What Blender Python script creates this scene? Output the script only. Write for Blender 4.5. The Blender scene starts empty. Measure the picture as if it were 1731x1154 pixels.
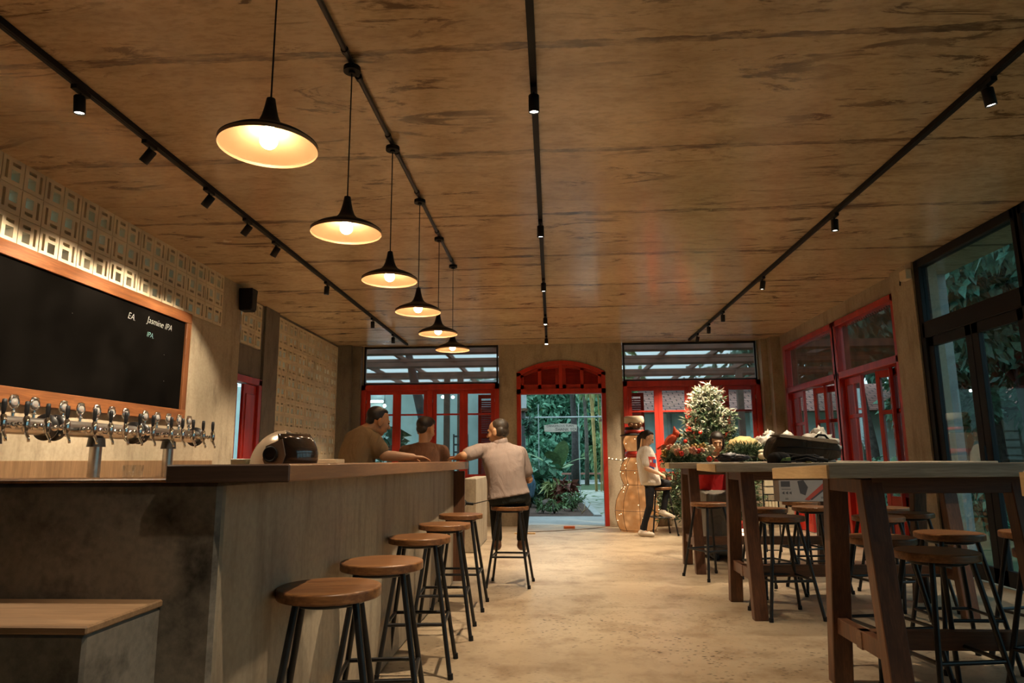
import bpy, bmesh, math, random
from math import sin, cos, pi, radians
from mathutils import Vector, Matrix
import numpy as np

SC = bpy.context.scene
COL = SC.collection
rng = random.Random(7)

# ------------------------------------------------------------------ camera
F_PX, CX, CY, CAM_H = 1154.0, 865.5, 577.0, 1.15
d_ = Vector(((934 - CX) / F_PX, -(777 - CY) / F_PX, -1.0)).normalized()     # room axis +Y seen by the camera
x_ = Vector((1, .0075, 0)); x_ = (x_ - x_.dot(d_) * d_).normalized()
z_ = x_.cross(d_)
cam_data = bpy.data.cameras.new('camera')
cam_data.sensor_width = 36.0
cam_data.lens = F_PX / 1731 * 36.0
cam_data.clip_start = .05
cam_data.clip_end = 300
cam = bpy.data.objects.new('camera', cam_data)
COL.objects.link(cam)
M4 = Matrix((x_, d_, z_)).to_4x4()
M4.translation = (0, 0, CAM_H)
cam.matrix_world = M4
SC.camera = cam

# ------------------------------------------------------------------ exposure, sky
SC.view_settings.view_transform = 'Standard'
SC.view_settings.look = 'None'
SC.view_settings.exposure = 0.28
SC.view_settings.gamma = 1.0
SC.view_settings.use_curve_mapping = False
SC.cycles.max_bounces = 9
SC.cycles.diffuse_bounces = 6
SC.cycles.glossy_bounces = 4
SC.cycles.transparent_max_bounces = 16
SC.cycles.transmission_bounces = 6
SC.cycles.caustics_reflective = False
SC.cycles.caustics_refractive = False
SC.cycles.sample_clamp_indirect = 4.0
SC.cycles.use_denoising = True

world = bpy.data.worlds.new('dusk_sky')
SC.world = world
world.use_nodes = True
wn = world.node_tree.nodes; wl = world.node_tree.links
wn.clear()
wo = wn.new('ShaderNodeOutputWorld'); wb = wn.new('ShaderNodeBackground')
wt = wn.new('ShaderNodeTexCoord'); wsx = wn.new('ShaderNodeSeparateXYZ'); wr = wn.new('ShaderNodeValToRGB')
wl.new(wt.outputs['Generated'], wsx.inputs[0]); wl.new(wsx.outputs['Z'], wr.inputs[0])
wr.color_ramp.elements[0].position = .0; wr.color_ramp.elements[0].color = (.20, .30, .32, 1)
wr.color_ramp.elements[1].position = .6; wr.color_ramp.elements[1].color = (.36, .50, .56, 1)
wl.new(wr.outputs[0], wb.inputs[0]); wb.inputs[1].default_value = 3.3
wl.new(wb.outputs[0], wo.inputs[0])

WARM = (1.0, .66, .34)
SPOTC = (1.0, .81, .57)
PENDANT_E = 95.0       # emission of the pendant bulbs
SPOT_W = 300.0          # watts of one track spotlight

# ------------------------------------------------------------------ object helpers
def link(o, parent=None):
    COL.objects.link(o)
    if parent is not None:
        o.parent = parent
    return o

def thing(name, label, cat, loc=(0, 0, 0), rz=0.0, group=None, kind=None):
    o = bpy.data.objects.new(name, None)
    o.empty_display_size = .1
    link(o)
    o.location = loc
    o.rotation_euler = (0, 0, rz)
    return tag(o, label, cat, group, kind)

def tag(o, label=None, cat=None, group=None, kind=None):
    if label: o['label'] = label
    if cat: o['category'] = cat
    if group: o['group'] = group
    if kind: o['kind'] = kind
    return o

def copy_tree(o, parent=None):
    c = o.copy()
    COL.objects.link(c)
    if parent is not None:
        c.parent = parent
        c.matrix_parent_inverse = o.matrix_parent_inverse
    for ch in list(o.children):
        copy_tree(ch, c)
    return c

def shift(o, loc, rz=0.0, label=None, group=None):
    o.location = loc
    o.rotation_euler = (0, 0, rz)
    if label: o['label'] = label
    if group: o['group'] = group
    return o

def basis(d):
    d = Vector(d).normalized()
    a = Vector((0, 0, 1)) if abs(d.z) < .9 else Vector((1, 0, 0))
    u = d.cross(a).normalized()
    return u, d.cross(u).normalized(), d

class MB:
    """collects simple shapes into one mesh"""
    def __init__(s):
        s.v = []; s.f = []; s.m = []; s.sm = []; s.cm = 0; s.smooth = False; s.T = None
    def add(s, vs, fs, smooth=None):
        n = len(s.v)
        if s.T is not None:
            vs = [s.T @ Vector(p) for p in vs]
        s.v.extend([tuple(p) for p in vs])
        sm = s.smooth if smooth is None else smooth
        for f in fs:
            s.f.append([i + n for i in f]); s.m.append(s.cm); s.sm.append(sm)
        return s
    def mat(s, i):
        s.cm = i; return s
    def box(s, x0, x1, y0, y1, z0, z1):
        v = [(x, y, z) for x in (x0, x1) for y in (y0, y1) for z in (z0, z1)]
        return s.add(v, [(0, 1, 3, 2), (4, 6, 7, 5), (0, 4, 5, 1), (2, 3, 7, 6), (0, 2, 6, 4), (1, 5, 7, 3)], False)
    def hexa(s, b, t):
        """bottom four and top four corners, counter-clockwise from above"""
        return s.add(list(b) + list(t), [(3, 2, 1, 0), (4, 5, 6, 7), (0, 1, 5, 4), (1, 2, 6, 5), (2, 3, 7, 6), (3, 0, 4, 7)], False)
    def beam(s, a, b, w, h, up=(0, 0, 1)):
        a = Vector(a); b = Vector(b); d = (b - a).normalized(); up = Vector(up)
        u = d.cross(up)
        if u.length < 1e-4: u = d.cross(Vector((0, 1, 0)))
        u.normalize(); w2 = u.cross(d).normalized()
        q = [(-.5, -.5), (.5, -.5), (.5, .5), (-.5, .5)]
        va = [a + u * (x * w) + w2 * (y * h) for x, y in q]; vb = [b + u * (x * w) + w2 * (y * h) for x, y in q]
        return s.add(va + vb, [(0, 1, 2, 3), (7, 6, 5, 4), (0, 4, 5, 1), (1, 5, 6, 2), (2, 6, 7, 3), (3, 7, 4, 0)], False)
    def cyl(s, a, b, r0, r1=None, n=16, caps=True, smooth=True):
        r1 = r0 if r1 is None else r1
        a = Vector(a); b = Vector(b); u, w, d = basis(b - a)
        va = [a + (u * cos(2 * pi * i / n) + w * sin(2 * pi * i / n)) * r0 for i in range(n)]
        vb = [b + (u * cos(2 * pi * i / n) + w * sin(2 * pi * i / n)) * r1 for i in range(n)]
        s.add(va + vb, [(i, (i + 1) % n, n + (i + 1) % n, n + i) for i in range(n)], smooth)
        if caps:
            s.add(va, [tuple(range(n))[::-1]], False); s.add(vb, [tuple(range(n))], False)
        return s
    def tube(s, pts, r, n=8, caps=True):
        pts = [Vector(p) for p in pts]; rs = r if isinstance(r, (list, tuple)) else [r] * len(pts)
        rings = []; u0 = None
        for i, p in enumerate(pts):
            d = (pts[min(i + 1, len(pts) - 1)] - pts[max(i - 1, 0)]).normalized()
            if u0 is None: u0, w0, _ = basis(d)
            u = (u0 - d * u0.dot(d)).normalized(); w0 = d.cross(u); u0 = u
            rings += [p + (u * cos(2 * pi * k / n) + w0 * sin(2 * pi * k / n)) * rs[i] for k in range(n)]
        fs = [(i * n + k, i * n + (k + 1) % n, (i + 1) * n + (k + 1) % n, (i + 1) * n + k) for i in range(len(pts) - 1) for k in range(n)]
        if caps: fs += [tuple(range(n))[::-1], tuple(range((len(pts) - 1) * n, len(pts) * n))]
        return s.add(rings, fs, True)
    def ball(s, c, r, nu=16, nv=10, R=None, smooth=True):
        c = Vector(c); r = (r, r, r) if not isinstance(r, (tuple, list, Vector)) else r
        vs = []
        for j in range(nv + 1):
            t = pi * j / nv
            for i in range(nu):
                p = Vector((r[0] * sin(t) * cos(2 * pi * i / nu), r[1] * sin(t) * sin(2 * pi * i / nu), r[2] * cos(t)))
                if R is not None: p = R @ p
                vs.append(c + p)
        fs = []
        for j in range(nv):
            for i in range(nu):
                a, b = j * nu + i, j * nu + (i + 1) % nu
                if j == 0: fs.append((a, a + nu, b + nu))
                elif j == nv - 1: fs.append((a, a + nu, b))
                else: fs.append((a, a + nu, b + nu, b))
        return s.add(vs, fs, smooth)
    def lathe(s, prof, c=(0, 0, 0), n=32, R=None, cap=False):
        c = Vector(c); vs = []
        for r, z in prof:
            for i in range(n):
                p = Vector((r * cos(2 * pi * i / n), r * sin(2 * pi * i / n), z))
                if R is not None: p = R @ p
                vs.append(c + p)
        fs = [(j * n + i, j * n + (i + 1) % n, (j + 1) * n + (i + 1) % n, (j + 1) * n + i) for j in range(len(prof) - 1) for i in range(n)]
        if cap: fs += [tuple(range(n))[::-1], tuple(range((len(prof) - 1) * n, len(prof) * n))]
        return s.add(vs, fs, True)
    def torus(s, c, R0, r, n=24, m=8, R=None, arc=2 * pi):
        c = Vector(c); vs = []; full = arc > 6.28; N = n if full else n + 1
        for i in range(N):
            a = arc * i / n
            for k in range(m):
                b = 2 * pi * k / m
                p = Vector(((R0 + r * cos(b)) * cos(a), (R0 + r * cos(b)) * sin(a), r * sin(b)))
                if R is not None: p = R @ p
                vs.append(c + p)
        return s.add(vs, [(i * m + k, ((i + 1) % N) * m + k, ((i + 1) % N) * m + (k + 1) % m, i * m + (k + 1) % m) for i in range(n) for k in range(m)], True)
    def prism(s, poly, lo, hi, axis='y'):
        n = len(poly)
        def P(p, t): return {'y': (p[0], t, p[1]), 'x': (t, p[0], p[1]), 'z': (p[0], p[1], t)}[axis]
        s.add([P(p, lo) for p in poly] + [P(p, hi) for p in poly],
              [tuple(range(n)), tuple(range(2 * n - 1, n - 1, -1))] + [(i, i + n, (i + 1) % n + n, (i + 1) % n) for i in range(n)], False)
        return s
    def build(s, name, mats, parent=None, bev=0, seg=1, fix=True):
        me = bpy.data.meshes.new(name)
        me.from_pydata(s.v, [], s.f)
        for m in (mats if isinstance(mats, (list, tuple)) else [mats]): me.materials.append(m)
        if s.f:
            me.polygons.foreach_set('material_index', s.m)
            me.polygons.foreach_set('use_smooth', s.sm)
        if fix and len(s.f) < 60000:
            bm = bmesh.new(); bm.from_mesh(me)
            bmesh.ops.recalc_face_normals(bm, faces=bm.faces)
            bm.to_mesh(me); bm.free()
        me.update()
        o = bpy.data.objects.new(name, me)
        link(o, parent)
        if bev:
            b = o.modifiers.new('edge', 'BEVEL'); b.width = bev; b.segments = seg; b.limit_method = 'ANGLE'; b.angle_limit = radians(40)
        return o

def part(name, mats, parent, fn, bev=0, seg=1):
    m = MB(); fn(m); return m.build(name, mats, parent, bev, seg)

def struct(name, mats, fn, bev=0, parent=None):
    m = MB(); fn(m); o = m.build(name, mats, parent, bev)
    if parent is None: o['kind'] = 'structure'
    return o

def lettering(name, txt, size, mat, parent, shear=0.0, offset=0.0, align='LEFT'):
    c = bpy.data.curves.new(name, 'FONT'); c.body = txt; c.size = size; c.shear = shear; c.offset = offset; c.extrude = .0006; c.align_x = align; c.resolution_u = 4
    tmp = bpy.data.objects.new(name, c); COL.objects.link(tmp)
    bpy.context.view_layer.update()
    me = bpy.data.meshes.new_from_object(tmp.evaluated_get(bpy.context.evaluated_depsgraph_get()))
    bpy.data.objects.remove(tmp); bpy.data.curves.remove(c)
    me.name = name; me.materials.clear(); me.materials.append(mat)
    return link(bpy.data.objects.new(name, me), parent)

# ------------------------------------------------------------------ material helpers
class N:
    def __init__(s, name):
        s.m = bpy.data.materials.new(name); s.m.use_nodes = True
        s.t = s.m.node_tree; s.t.nodes.clear()
        s.out = s.t.nodes.new('ShaderNodeOutputMaterial')
        s._c = None
    def n(s, typ, **kw):
        x = s.t.nodes.new(typ)
        for k, v in kw.items(): setattr(x, k, v)
        return x
    def set(s, sock, val):
        if hasattr(val, 'is_output') or isinstance(val, bpy.types.NodeSocket): s.t.links.new(val, sock)
        else: sock.default_value = val
    def co(s, sc=(1, 1, 1), loc=(0, 0, 0), rot=(0, 0, 0)):
        if s._c is None: s._c = s.n('ShaderNodeTexCoord').outputs['Object']
        mp = s.n('ShaderNodeMapping'); s.set(mp.inputs[0], s._c)
        mp.inputs['Scale'].default_value = sc; mp.inputs['Location'].default_value = loc; mp.inputs['Rotation'].default_value = rot
        return mp.outputs[0]
    def noise(s, scale, detail=4, vec=None, rough=.55, dist=0.0):
        x = s.n('ShaderNodeTexNoise'); s.set(x.inputs['Vector'], vec if vec is not None else s.co())
        x.inputs['Scale'].default_value = scale; x.inputs['Detail'].default_value = detail
        x.inputs['Roughness'].default_value = rough; x.inputs['Distortion'].default_value = dist
        return x.outputs[0]
    def vor(s, scale, vec=None, feature='F1', out=0):
        x = s.n('ShaderNodeTexVoronoi', feature=feature); s.set(x.inputs['Vector'], vec if vec is not None else s.co())
        x.inputs['Scale'].default_value = scale
        return x.outputs[out]
    def ramp(s, fac, stops):
        x = s.n('ShaderNodeValToRGB'); s.set(x.inputs[0], fac)
        e = x.color_ramp.elements
        while len(e) < len(stops): e.new(.5)
        for q, (p, c) in zip(e, stops):
            q.position = p; q.color = (c, c, c, 1) if isinstance(c, (int, float)) else (*c, 1)
        return x.outputs[0]
    def mix(s, fac, a, b, blend='MIX'):
        x = s.n('ShaderNodeMix', data_type='RGBA', blend_type=blend)
        def c(v): return (*v, 1) if isinstance(v, tuple) and len(v) == 3 else v
        s.set(x.inputs[0], fac); s.set(x.inputs[6], c(a)); s.set(x.inputs[7], c(b))
        return x.outputs[2]
    def math(s, op, a, b=0.0, c=0.0):
        x = s.n('ShaderNodeMath', operation=op); s.set(x.inputs[0], a); s.set(x.inputs[1], b); s.set(x.inputs[2], c)
        return x.outputs[0]
    def sep(s, vec):
        x = s.n('ShaderNodeSeparateXYZ'); s.set(x.inputs[0], vec); return x.outputs
    def bump(s, h, strength=.3, dist=.01):
        x = s.n('ShaderNodeBump'); s.set(x.inputs['Height'], h); x.inputs['Strength'].default_value = strength; x.inputs['Distance'].default_value = dist
        return x.outputs[0]
    def bsdf(s, col, rough=.5, metal=0.0, normal=None, spec=.5, **kw):
        b = s.n('ShaderNodeBsdfPrincipled')
        s.set(b.inputs['Base Color'], (*col, 1) if isinstance(col, tuple) and len(col) == 3 else col)
        s.set(b.inputs['Roughness'], rough); s.set(b.inputs['Metallic'], metal); b.inputs['Specular IOR Level'].default_value = spec
        if normal is not None: s.set(b.inputs['Normal'], normal)
        for k, v in kw.items(): s.set(b.inputs[k.replace('_', ' ')], v)
        s.t.links.new(b.outputs[0], s.out.inputs[0])
        return b
    def done(s, shader):
        s.t.links.new(shader, s.out.inputs[0]); return s.m

def simple(name, col, rough=.5, metal=0.0, var=.12, scale=6.0, bump=0.0, bscale=60.0, spec=.5, stretch=(1, 1, 1), **kw):
    """plain surface with a gentle tone variation"""
    k = N(name)
    v = k.co(stretch)
    nz = k.noise(scale, 5, v)
    lo = tuple(c * (1 - var) for c in col); hi = tuple(min(1, c * (1 + var)) for c in col)
    c = k.ramp(nz, [(.3, lo), (.7, hi)])
    nm = k.bump(k.noise(bscale, 3, v), bump, .004) if bump else None
    k.bsdf(c, rough, metal, nm, spec, **kw)
    return k.m

def concrete(name, c_lo, c_hi, stain, rough=.6, scale=1.0, streak=(1, 1, 1), stain_amt=.6, bump=.25, spec=.4):
    k = N(name)
    v = k.co(); vs = k.co(streak)
    a = k.noise(.9 * scale, 6, v, .6); b = k.noise(5 * scale, 8, vs, .65); f = k.noise(38 * scale, 4, v, .6)
    base = k.mix(k.ramp(a, [(.32, 0.0), (.68, 1.0)]), c_lo, c_hi)
    base = k.mix(k.math('MULTIPLY', k.ramp(b, [(.5, 0.0), (.72, 1.0)]), stain_amt), base, stain)
    base = k.mix(k.math('MULTIPLY', k.ramp(f, [(.35, 1.0), (.6, 0.0)]), .22), base, stain)
    pits = k.ramp(k.vor(26 * scale, v), [(.05, 0.0), (.11, 1.0)])
    h = k.math('ADD', k.math('MULTIPLY', b, .6), k.math('MULTIPLY', pits, .35))
    r = k.math('ADD', k.math('MULTIPLY', b, .25), rough - .12)
    k.bsdf(base, r, 0, k.bump(h, bump, .006), spec)
    return k.m

def wood(name, c_lo, c_hi, dark, axis='x', rough=.45, scale=1.0, spec=.4, knots=.3):
    k = N(name)
    st = {'x': (.12, 1.6, 1.6), 'y': (1.6, .12, 1.6), 'z': (1.6, 1.6, .12)}[axis]
    v = k.co(tuple(q * scale for q in st))
    g = k.noise(14, 6, v, .6, .6); g2 = k.noise(60, 3, v, .6); big = k.noise(3, 3, v)
    base = k.mix(k.ramp(g, [(.35, 0.0), (.65, 1.0)]), c_lo, c_hi)
    base = k.mix(k.math('MULTIPLY', k.ramp(big, [(.5, 0.0), (.75, 1.0)]), knots), base, dark)
    base = k.mix(k.math('MULTIPLY', k.ramp(g2, [(.45, 1.0), (.6, 0.0)]), .3), base, dark)
    k.bsdf(base, k.math('ADD', k.math('MULTIPLY', g, .2), rough - .1), 0, k.bump(g2, .15, .002), spec)
    return k.m

def emit(name, col, e):
    k = N(name); x = k.n('ShaderNodeEmission'); x.inputs[0].default_value = (*col, 1); x.inputs[1].default_value = e
    return k.done(x.outputs[0])

def glass(name, tint=(.9, .95, .95), refl=1.0, rough=.0):
    """thin window glass: clear with a fresnel mirror on top"""
    k = N(name)
    t = k.n('ShaderNodeBsdfTransparent'); t.inputs[0].default_value = (*tint, 1)
    g = k.n('ShaderNodeBsdfGlossy'); g.inputs['Roughness'].default_value = rough; g.inputs[0].default_value = (1, 1, 1, 1)
    lw = k.n('ShaderNodeLayerWeight'); lw.inputs[0].default_value = .5
    fr = k.math('ADD', k.math('MULTIPLY', k.math('POWER', lw.outputs['Facing'], 4.0), .9), .045)
    m = k.n('ShaderNodeMixShader'); k.set(m.inputs[0], k.math('MULTIPLY', fr, refl))
    k.t.links.new(t.outputs[0], m.inputs[1]); k.t.links.new(g.outputs[0], m.inputs[2])
    return k.done(m.outputs[0])
# ================================================================== materials
def ceiling_material():
    k = N('board marked concrete ceiling')
    v = k.co(); x, y, z = k.sep(v)[:3]
    a = k.noise(.55, 6, v, .62); b = k.noise(2.2, 9, k.co((.55, 1.6, 1)), .68, .5); f = k.noise(30, 4, k.co((.5, 1.4, 1)), .6)
    base = k.mix(k.ramp(a, [(.3, 0.0), (.7, 1.0)]), (.50, .37, .225), (.72, .56, .365))
    # ragged patches of dark form residue
    p = k.noise(3.1, 10, k.co((.45, 1.9, 1), (3, 1, 0)), .72, 1.2)
    gate = k.ramp(k.noise(.9, 3, k.co((1, 1, 1), (5, 2, 0))), [(.40, 0.0), (.56, 1.0)])
    patch = k.math('MULTIPLY', k.ramp(p, [(.55, 0.0), (.60, 1.0)]), gate)
    base = k.mix(k.math('MULTIPLY', k.ramp(b, [(.5, 0.0), (.7, 1.0)]), .6), base, (.30, .19, .095))
    base = k.mix(k.math('MULTIPLY', patch, .85), base, (.10, .058, .03))
    base = k.mix(k.math('MULTIPLY', k.ramp(f, [(.35, 1.0), (.55, 0.0)]), .35), base, (.22, .14, .07))
    # seams between the form boards, every 1.22 m, ragged and broken
    wob = k.math('MULTIPLY', k.math('SUBTRACT', k.noise(1.7, 4, k.co((1, .1, 1))), .5), .10)
    q = k.math('DIVIDE', k.math('SUBTRACT', k.math('ADD', y, wob), 3.2), 1.23)
    fr = k.math('ABSOLUTE', k.math('SUBTRACT', k.math('FRACT', k.math('ADD', q, 20.5)), .5))
    wide = k.math('ADD', k.math('MULTIPLY', k.ramp(k.noise(1.3, 5, k.co((1, .3, 1), (9, 0, 0)), .7), [(.34, 0.0), (.62, 1.0)]), .030), .008)
    seam = k.math('LESS_THAN', fr, wide)
    broken = k.ramp(k.noise(9, 6, k.co((.5, 2.5, 1)), .7), [(.38, .12), (.56, 1.0)])
    base = k.mix(k.math('MULTIPLY', k.math('MULTIPLY', seam, broken), .82), base, (.09, .052, .027))
    rough = k.math('ADD', k.math('MULTIPLY', b, .32), .05)
    h = k.math('ADD', k.math('MULTIPLY', b, .5), k.math('MULTIPLY', k.noise(7, 3, k.co((.35, 2.4, 1))), .5))
    k.bsdf(base, rough, 0, k.bump(h, .10, .012), .5)
    return k.m

def floor_material():
    k = N('polished concrete floor')
    v = k.co()
    a = k.noise(.5, 6, v, .6); b = k.noise(2.3, 7, v, .66)
    base = k.mix(k.ramp(a, [(.3, 0.0), (.7, 1.0)]), (.30, .215, .130), (.46, .365, .25))
    base = k.mix(k.math('MULTIPLY', k.ramp(b, [(.48, 0.0), (.7, 1.0)]), .85), base, (.175, .108, .055))
    gate = k.ramp(k.noise(1.2, 4, k.co((1, 1, 1), (4, 7, 0)), .6), [(.42, 0.0), (.6, 1.0)])
    sp = k.ramp(k.vor(30, k.co((.8, 1.2, 1))), [(.22, 1.0), (.36, 0.0)])
    pick = k.ramp(k.noise(22, 2, v), [(.46, 0.0), (.53, 1.0)])
    base = k.mix(k.math('MULTIPLY', k.math('MULTIPLY', sp, pick), k.math('ADD', k.math('MULTIPLY', gate, .8), .15)), base, (.06, .036, .02))
    x, y, z = k.sep(v)[:3]
    jy = k.math('ABSOLUTE', k.math('SUBTRACT', k.math('FRACT', k.math('DIVIDE', k.math('ADD', y, .55), 2.45)), .5))
    base = k.mix(k.math('MULTIPLY', k.math('LESS_THAN', jy, .0022), .5), base, (.15, .11, .07))
    k.bsdf(base, k.math('ADD', k.math('MULTIPLY', b, .35), .22), 0, k.bump(k.noise(60, 4, v), .12, .003), .45)
    return k.m

m_ceil = ceiling_material()
m_floor = floor_material()
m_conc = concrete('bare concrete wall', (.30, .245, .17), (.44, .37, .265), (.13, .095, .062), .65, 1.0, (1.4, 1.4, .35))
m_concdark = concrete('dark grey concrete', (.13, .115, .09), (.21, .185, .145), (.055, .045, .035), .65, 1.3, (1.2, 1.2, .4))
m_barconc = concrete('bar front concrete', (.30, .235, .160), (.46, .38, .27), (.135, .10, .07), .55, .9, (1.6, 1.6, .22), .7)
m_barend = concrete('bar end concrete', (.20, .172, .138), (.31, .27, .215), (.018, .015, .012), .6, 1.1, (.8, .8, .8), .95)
m_block = simple('pale cement block', (.66, .56, .39), .75, var=.14, scale=3, bump=.15, bscale=90)
m_frost = N('frosted block glass')
_b = m_frost.n('ShaderNodeBsdfTranslucent'); _b.inputs[0].default_value = (.75, .85, .9, 1)
_d = m_frost.n('ShaderNodeBsdfGlossy'); _d.inputs[0].default_value = (.5, .6, .65, 1); _d.inputs['Roughness'].default_value = .25
_x = m_frost.n('ShaderNodeMixShader'); _x.inputs[0].default_value = .2
m_frost.t.links.new(_b.outputs[0], _x.inputs[1]); m_frost.t.links.new(_d.outputs[0], _x.inputs[2])
m_frost = m_frost.done(_x.outputs[0])
m_red = simple('red painted timber', (.40, .026, .014), .35, var=.22, scale=5, bump=.1, bscale=40, stretch=(2, 2, .5))
m_redlit = m_red
m_black = simple('black powder coat', (.009, .009, .010), .55, var=.2, spec=.2)
m_blackmet = simple('black steel', (.016, .015, .015), .35, .3, var=.3, scale=12)
m_glass = glass('window glass', (.88, .94, .94))
m_dglass = glass('tinted door glass', (.70, .80, .82), .6)
m_mesh = simple('rusty expanded metal', (.26, .13, .07), .6, .4, var=.3)
m_sidewood = wood('aged grey wood', (.40, .33, .245), (.58, .50, .385), (.18, .135, .09), 'x', .5)
m_board = simple('blackboard', (.0035, .003, .0026), .85, var=.5, scale=1.6, spec=.0)
m_chalk = simple('white chalk', (.30, .30, .28), .9, var=.3, scale=60)
m_chalkt = simple('teal chalk', (.12, .24, .24), .9, var=.3, scale=60)
m_pine = wood('orange stained pine frame', (.155, .052, .016), (.25, .095, .030), (.055, .018, .008), 'y', .45, 1.0, .4, .55)
m_pinez = wood('orange stained pine upright', (.13, .044, .014), (.21, .078, .025), (.055, .018, .008), 'z', .45, 1.0, .4, .55)
m_barwood = wood('dark hardwood bar top', (.20, .095, .042), (.31, .155, .07), (.075, .032, .016), 'y', .35, .8)
m_barwoodshade = wood('shaded hardwood end', (.055, .032, .022), (.09, .05, .034), (.03, .017, .012), 'x', .5, .8)  # darker copy of the bar wood: the end grain's shade is in the colour
m_seat = wood('brown stained seat wood', (.15, .058, .020), (.33, .148, .052), (.055, .02, .008), 'x', .36, 1.3, .5, .6)
m_legwood = wood('dark brown hardwood', (.085, .036, .018), (.165, .070, .031), (.03, .013, .008), 'z', .45)
m_legwoodx = wood('dark brown hardwood rail', (.11, .050, .026), (.19, .088, .042), (.045, .02, .012), 'x', .45)
m_endgrain = wood('pale sawn end board', (.50, .33, .155), (.64, .44, .22), (.36, .22, .10), 'y', .55, 1.0, .3, .2)
m_chrome = simple('chrome', (.70, .69, .66), .12, 1.0, var=.05)
m_steel = simple('brushed steel', (.46, .44, .41), .28, 1.0, var=.12, scale=20, stretch=(1, .1, 1))
m_copper = simple('orange lamp lining', (.40, .235, .125), .45, .1, var=.08)
m_bulb = emit('lit bulb', (1.0, .76, .48), PENDANT_E)
m_lens = emit('lit spotlight lens', (1.0, .90, .74), 22.0)

# ================================================================== floor, ceiling
ZC, XL, XR, YF, YB = 3.25, -3.72, 4.0, 12.4, -3.0
struct('floor', m_floor, lambda m: m.box(-4.3, 4.25, YB - .2, YF + .3, -.12, 0))
struct('ceiling', m_ceil, lambda m: m.box(-4.3, 4.62, YB - .2, YF + .25, ZC, ZC + .18))

# ================================================================== left wall with breeze blocks
def left_wall(m):
    m.box(XL - .2, XL, YB, .97, 0, ZC)
    m.box(XL - .2, XL, .97, 7.37, 0, 2.655)
    m.box(XL - .2, XL, 7.37, 7.86, 0, ZC)
struct('wall_left', m_conc, left_wall)
XD = -3.9
def left_rear(m):
    m.box(XD - .2, XD, 7.86, 8.02, 0, ZC)
    m.box(XD - .2, XD, 8.02, 8.90, 2.225, 2.625); m.box(XD - .2, XD, 8.02, 8.245, 2.625, ZC); m.box(XD - .2, XD, 9.385, 12.16, 3.2, ZC); m.box(XD - .2, XD, 9.385, 12.16, 0, .05)
    m.box(XD - .2, XD, 8.2, 8.9, 3.23, ZC)
    m.box(XD - .2, XD, 8.84, 8.96, 2.625, ZC)
    m.box(XD - .2, XD + .03, 8.92, 9.385, 0, ZC)
    m.box(XD - .2, XD, 12.155, YF + .2, 0, ZC)
    m.box(XD - .05, XD + .25, 12.16, YF, 0, ZC)           # corner column
    m.box(XD + .25, XD + .41, 12.28, YF, 0, ZC)
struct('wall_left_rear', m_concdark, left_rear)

def block_panel(name, X, y0, nc, z0, nr, s=.2):
    U = [0, .004, .030, .055, .088, .160, s - .004, s]
    V = [0, .004, .036, .062, .088, .165, s - .004, s]
    DW, DS, DG = .075, .045, .007
    def depth(i, j, fu, fv):
        if i in (0, 6) or j in (0, 6): return DG
        i = 6 - i if fu else i; j = 6 - j if fv else j
        if i == 2 and 2 <= j <= 4: return DS
        if i == 4 and j == 2: return DS
        if i == 4 and j == 4: return DW
        return 0.0
    m = MB(); g = MB()
    for c in range(nc):
        for r in range(nr):
            fu, fv = c % 2 == 1, r % 2 == (nr % 2 == 0)
            u = U if not fu else [s - q for q in U[::-1]]
            v = V if not fv else [s - q for q in V[::-1]]
            oy, oz = y0 + c * s, z0 + r * s
            D = [[depth(i, j, fu, fv) for j in range(7)] for i in range(7)]
            for i in range(7):
                for j in range(7):
                    d = D[i][j]; ya, yb, za, zb = oy + u[i], oy + u[i + 1], oz + v[j], oz + v[j + 1]
                    q = [(X - d, ya, za), (X - d, yb, za), (X - d, yb, zb), (X - d, ya, zb)]
                    (g if d == DW else m).add(q, [(0, 1, 2, 3)])
                    if i < 6 and D[i + 1][j] != d:
                        e = D[i + 1][j]; m.add([(X - d, yb, za), (X - e, yb, za), (X - e, yb, zb), (X - d, yb, zb)], [(0, 1, 2, 3)])
                    if j < 6 and D[i][j + 1] != d:
                        e = D[i][j + 1]; m.add([(X - d, ya, zb), (X - e, ya, zb), (X - e, yb, zb), (X - d, yb, zb)], [(0, 1, 2, 3)])
    for Z in (z0, z0 + nr * s):
        m.add([(X, y0, Z), (X - .08, y0, Z), (X - .08, y0 + nc * s, Z), (X, y0 + nc * s, Z)], [(0, 1, 2, 3)])
    o = m.build(name, m_block); o['kind'] = 'structure'
    g.build('block_pane', m_frost, o)
    return o
block_panel('wall_left_breeze_blocks', XL + .01, .97, 32, 2.655, 3, .2)
block_panel('wall_left_small_breeze_blocks', XD + .01, 8.24, 3, 2.635, 3, .2)
block_panel('wall_left_tall_breeze_blocks', XD + .01, 9.39, 14, .05, 16, .1975)

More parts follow.
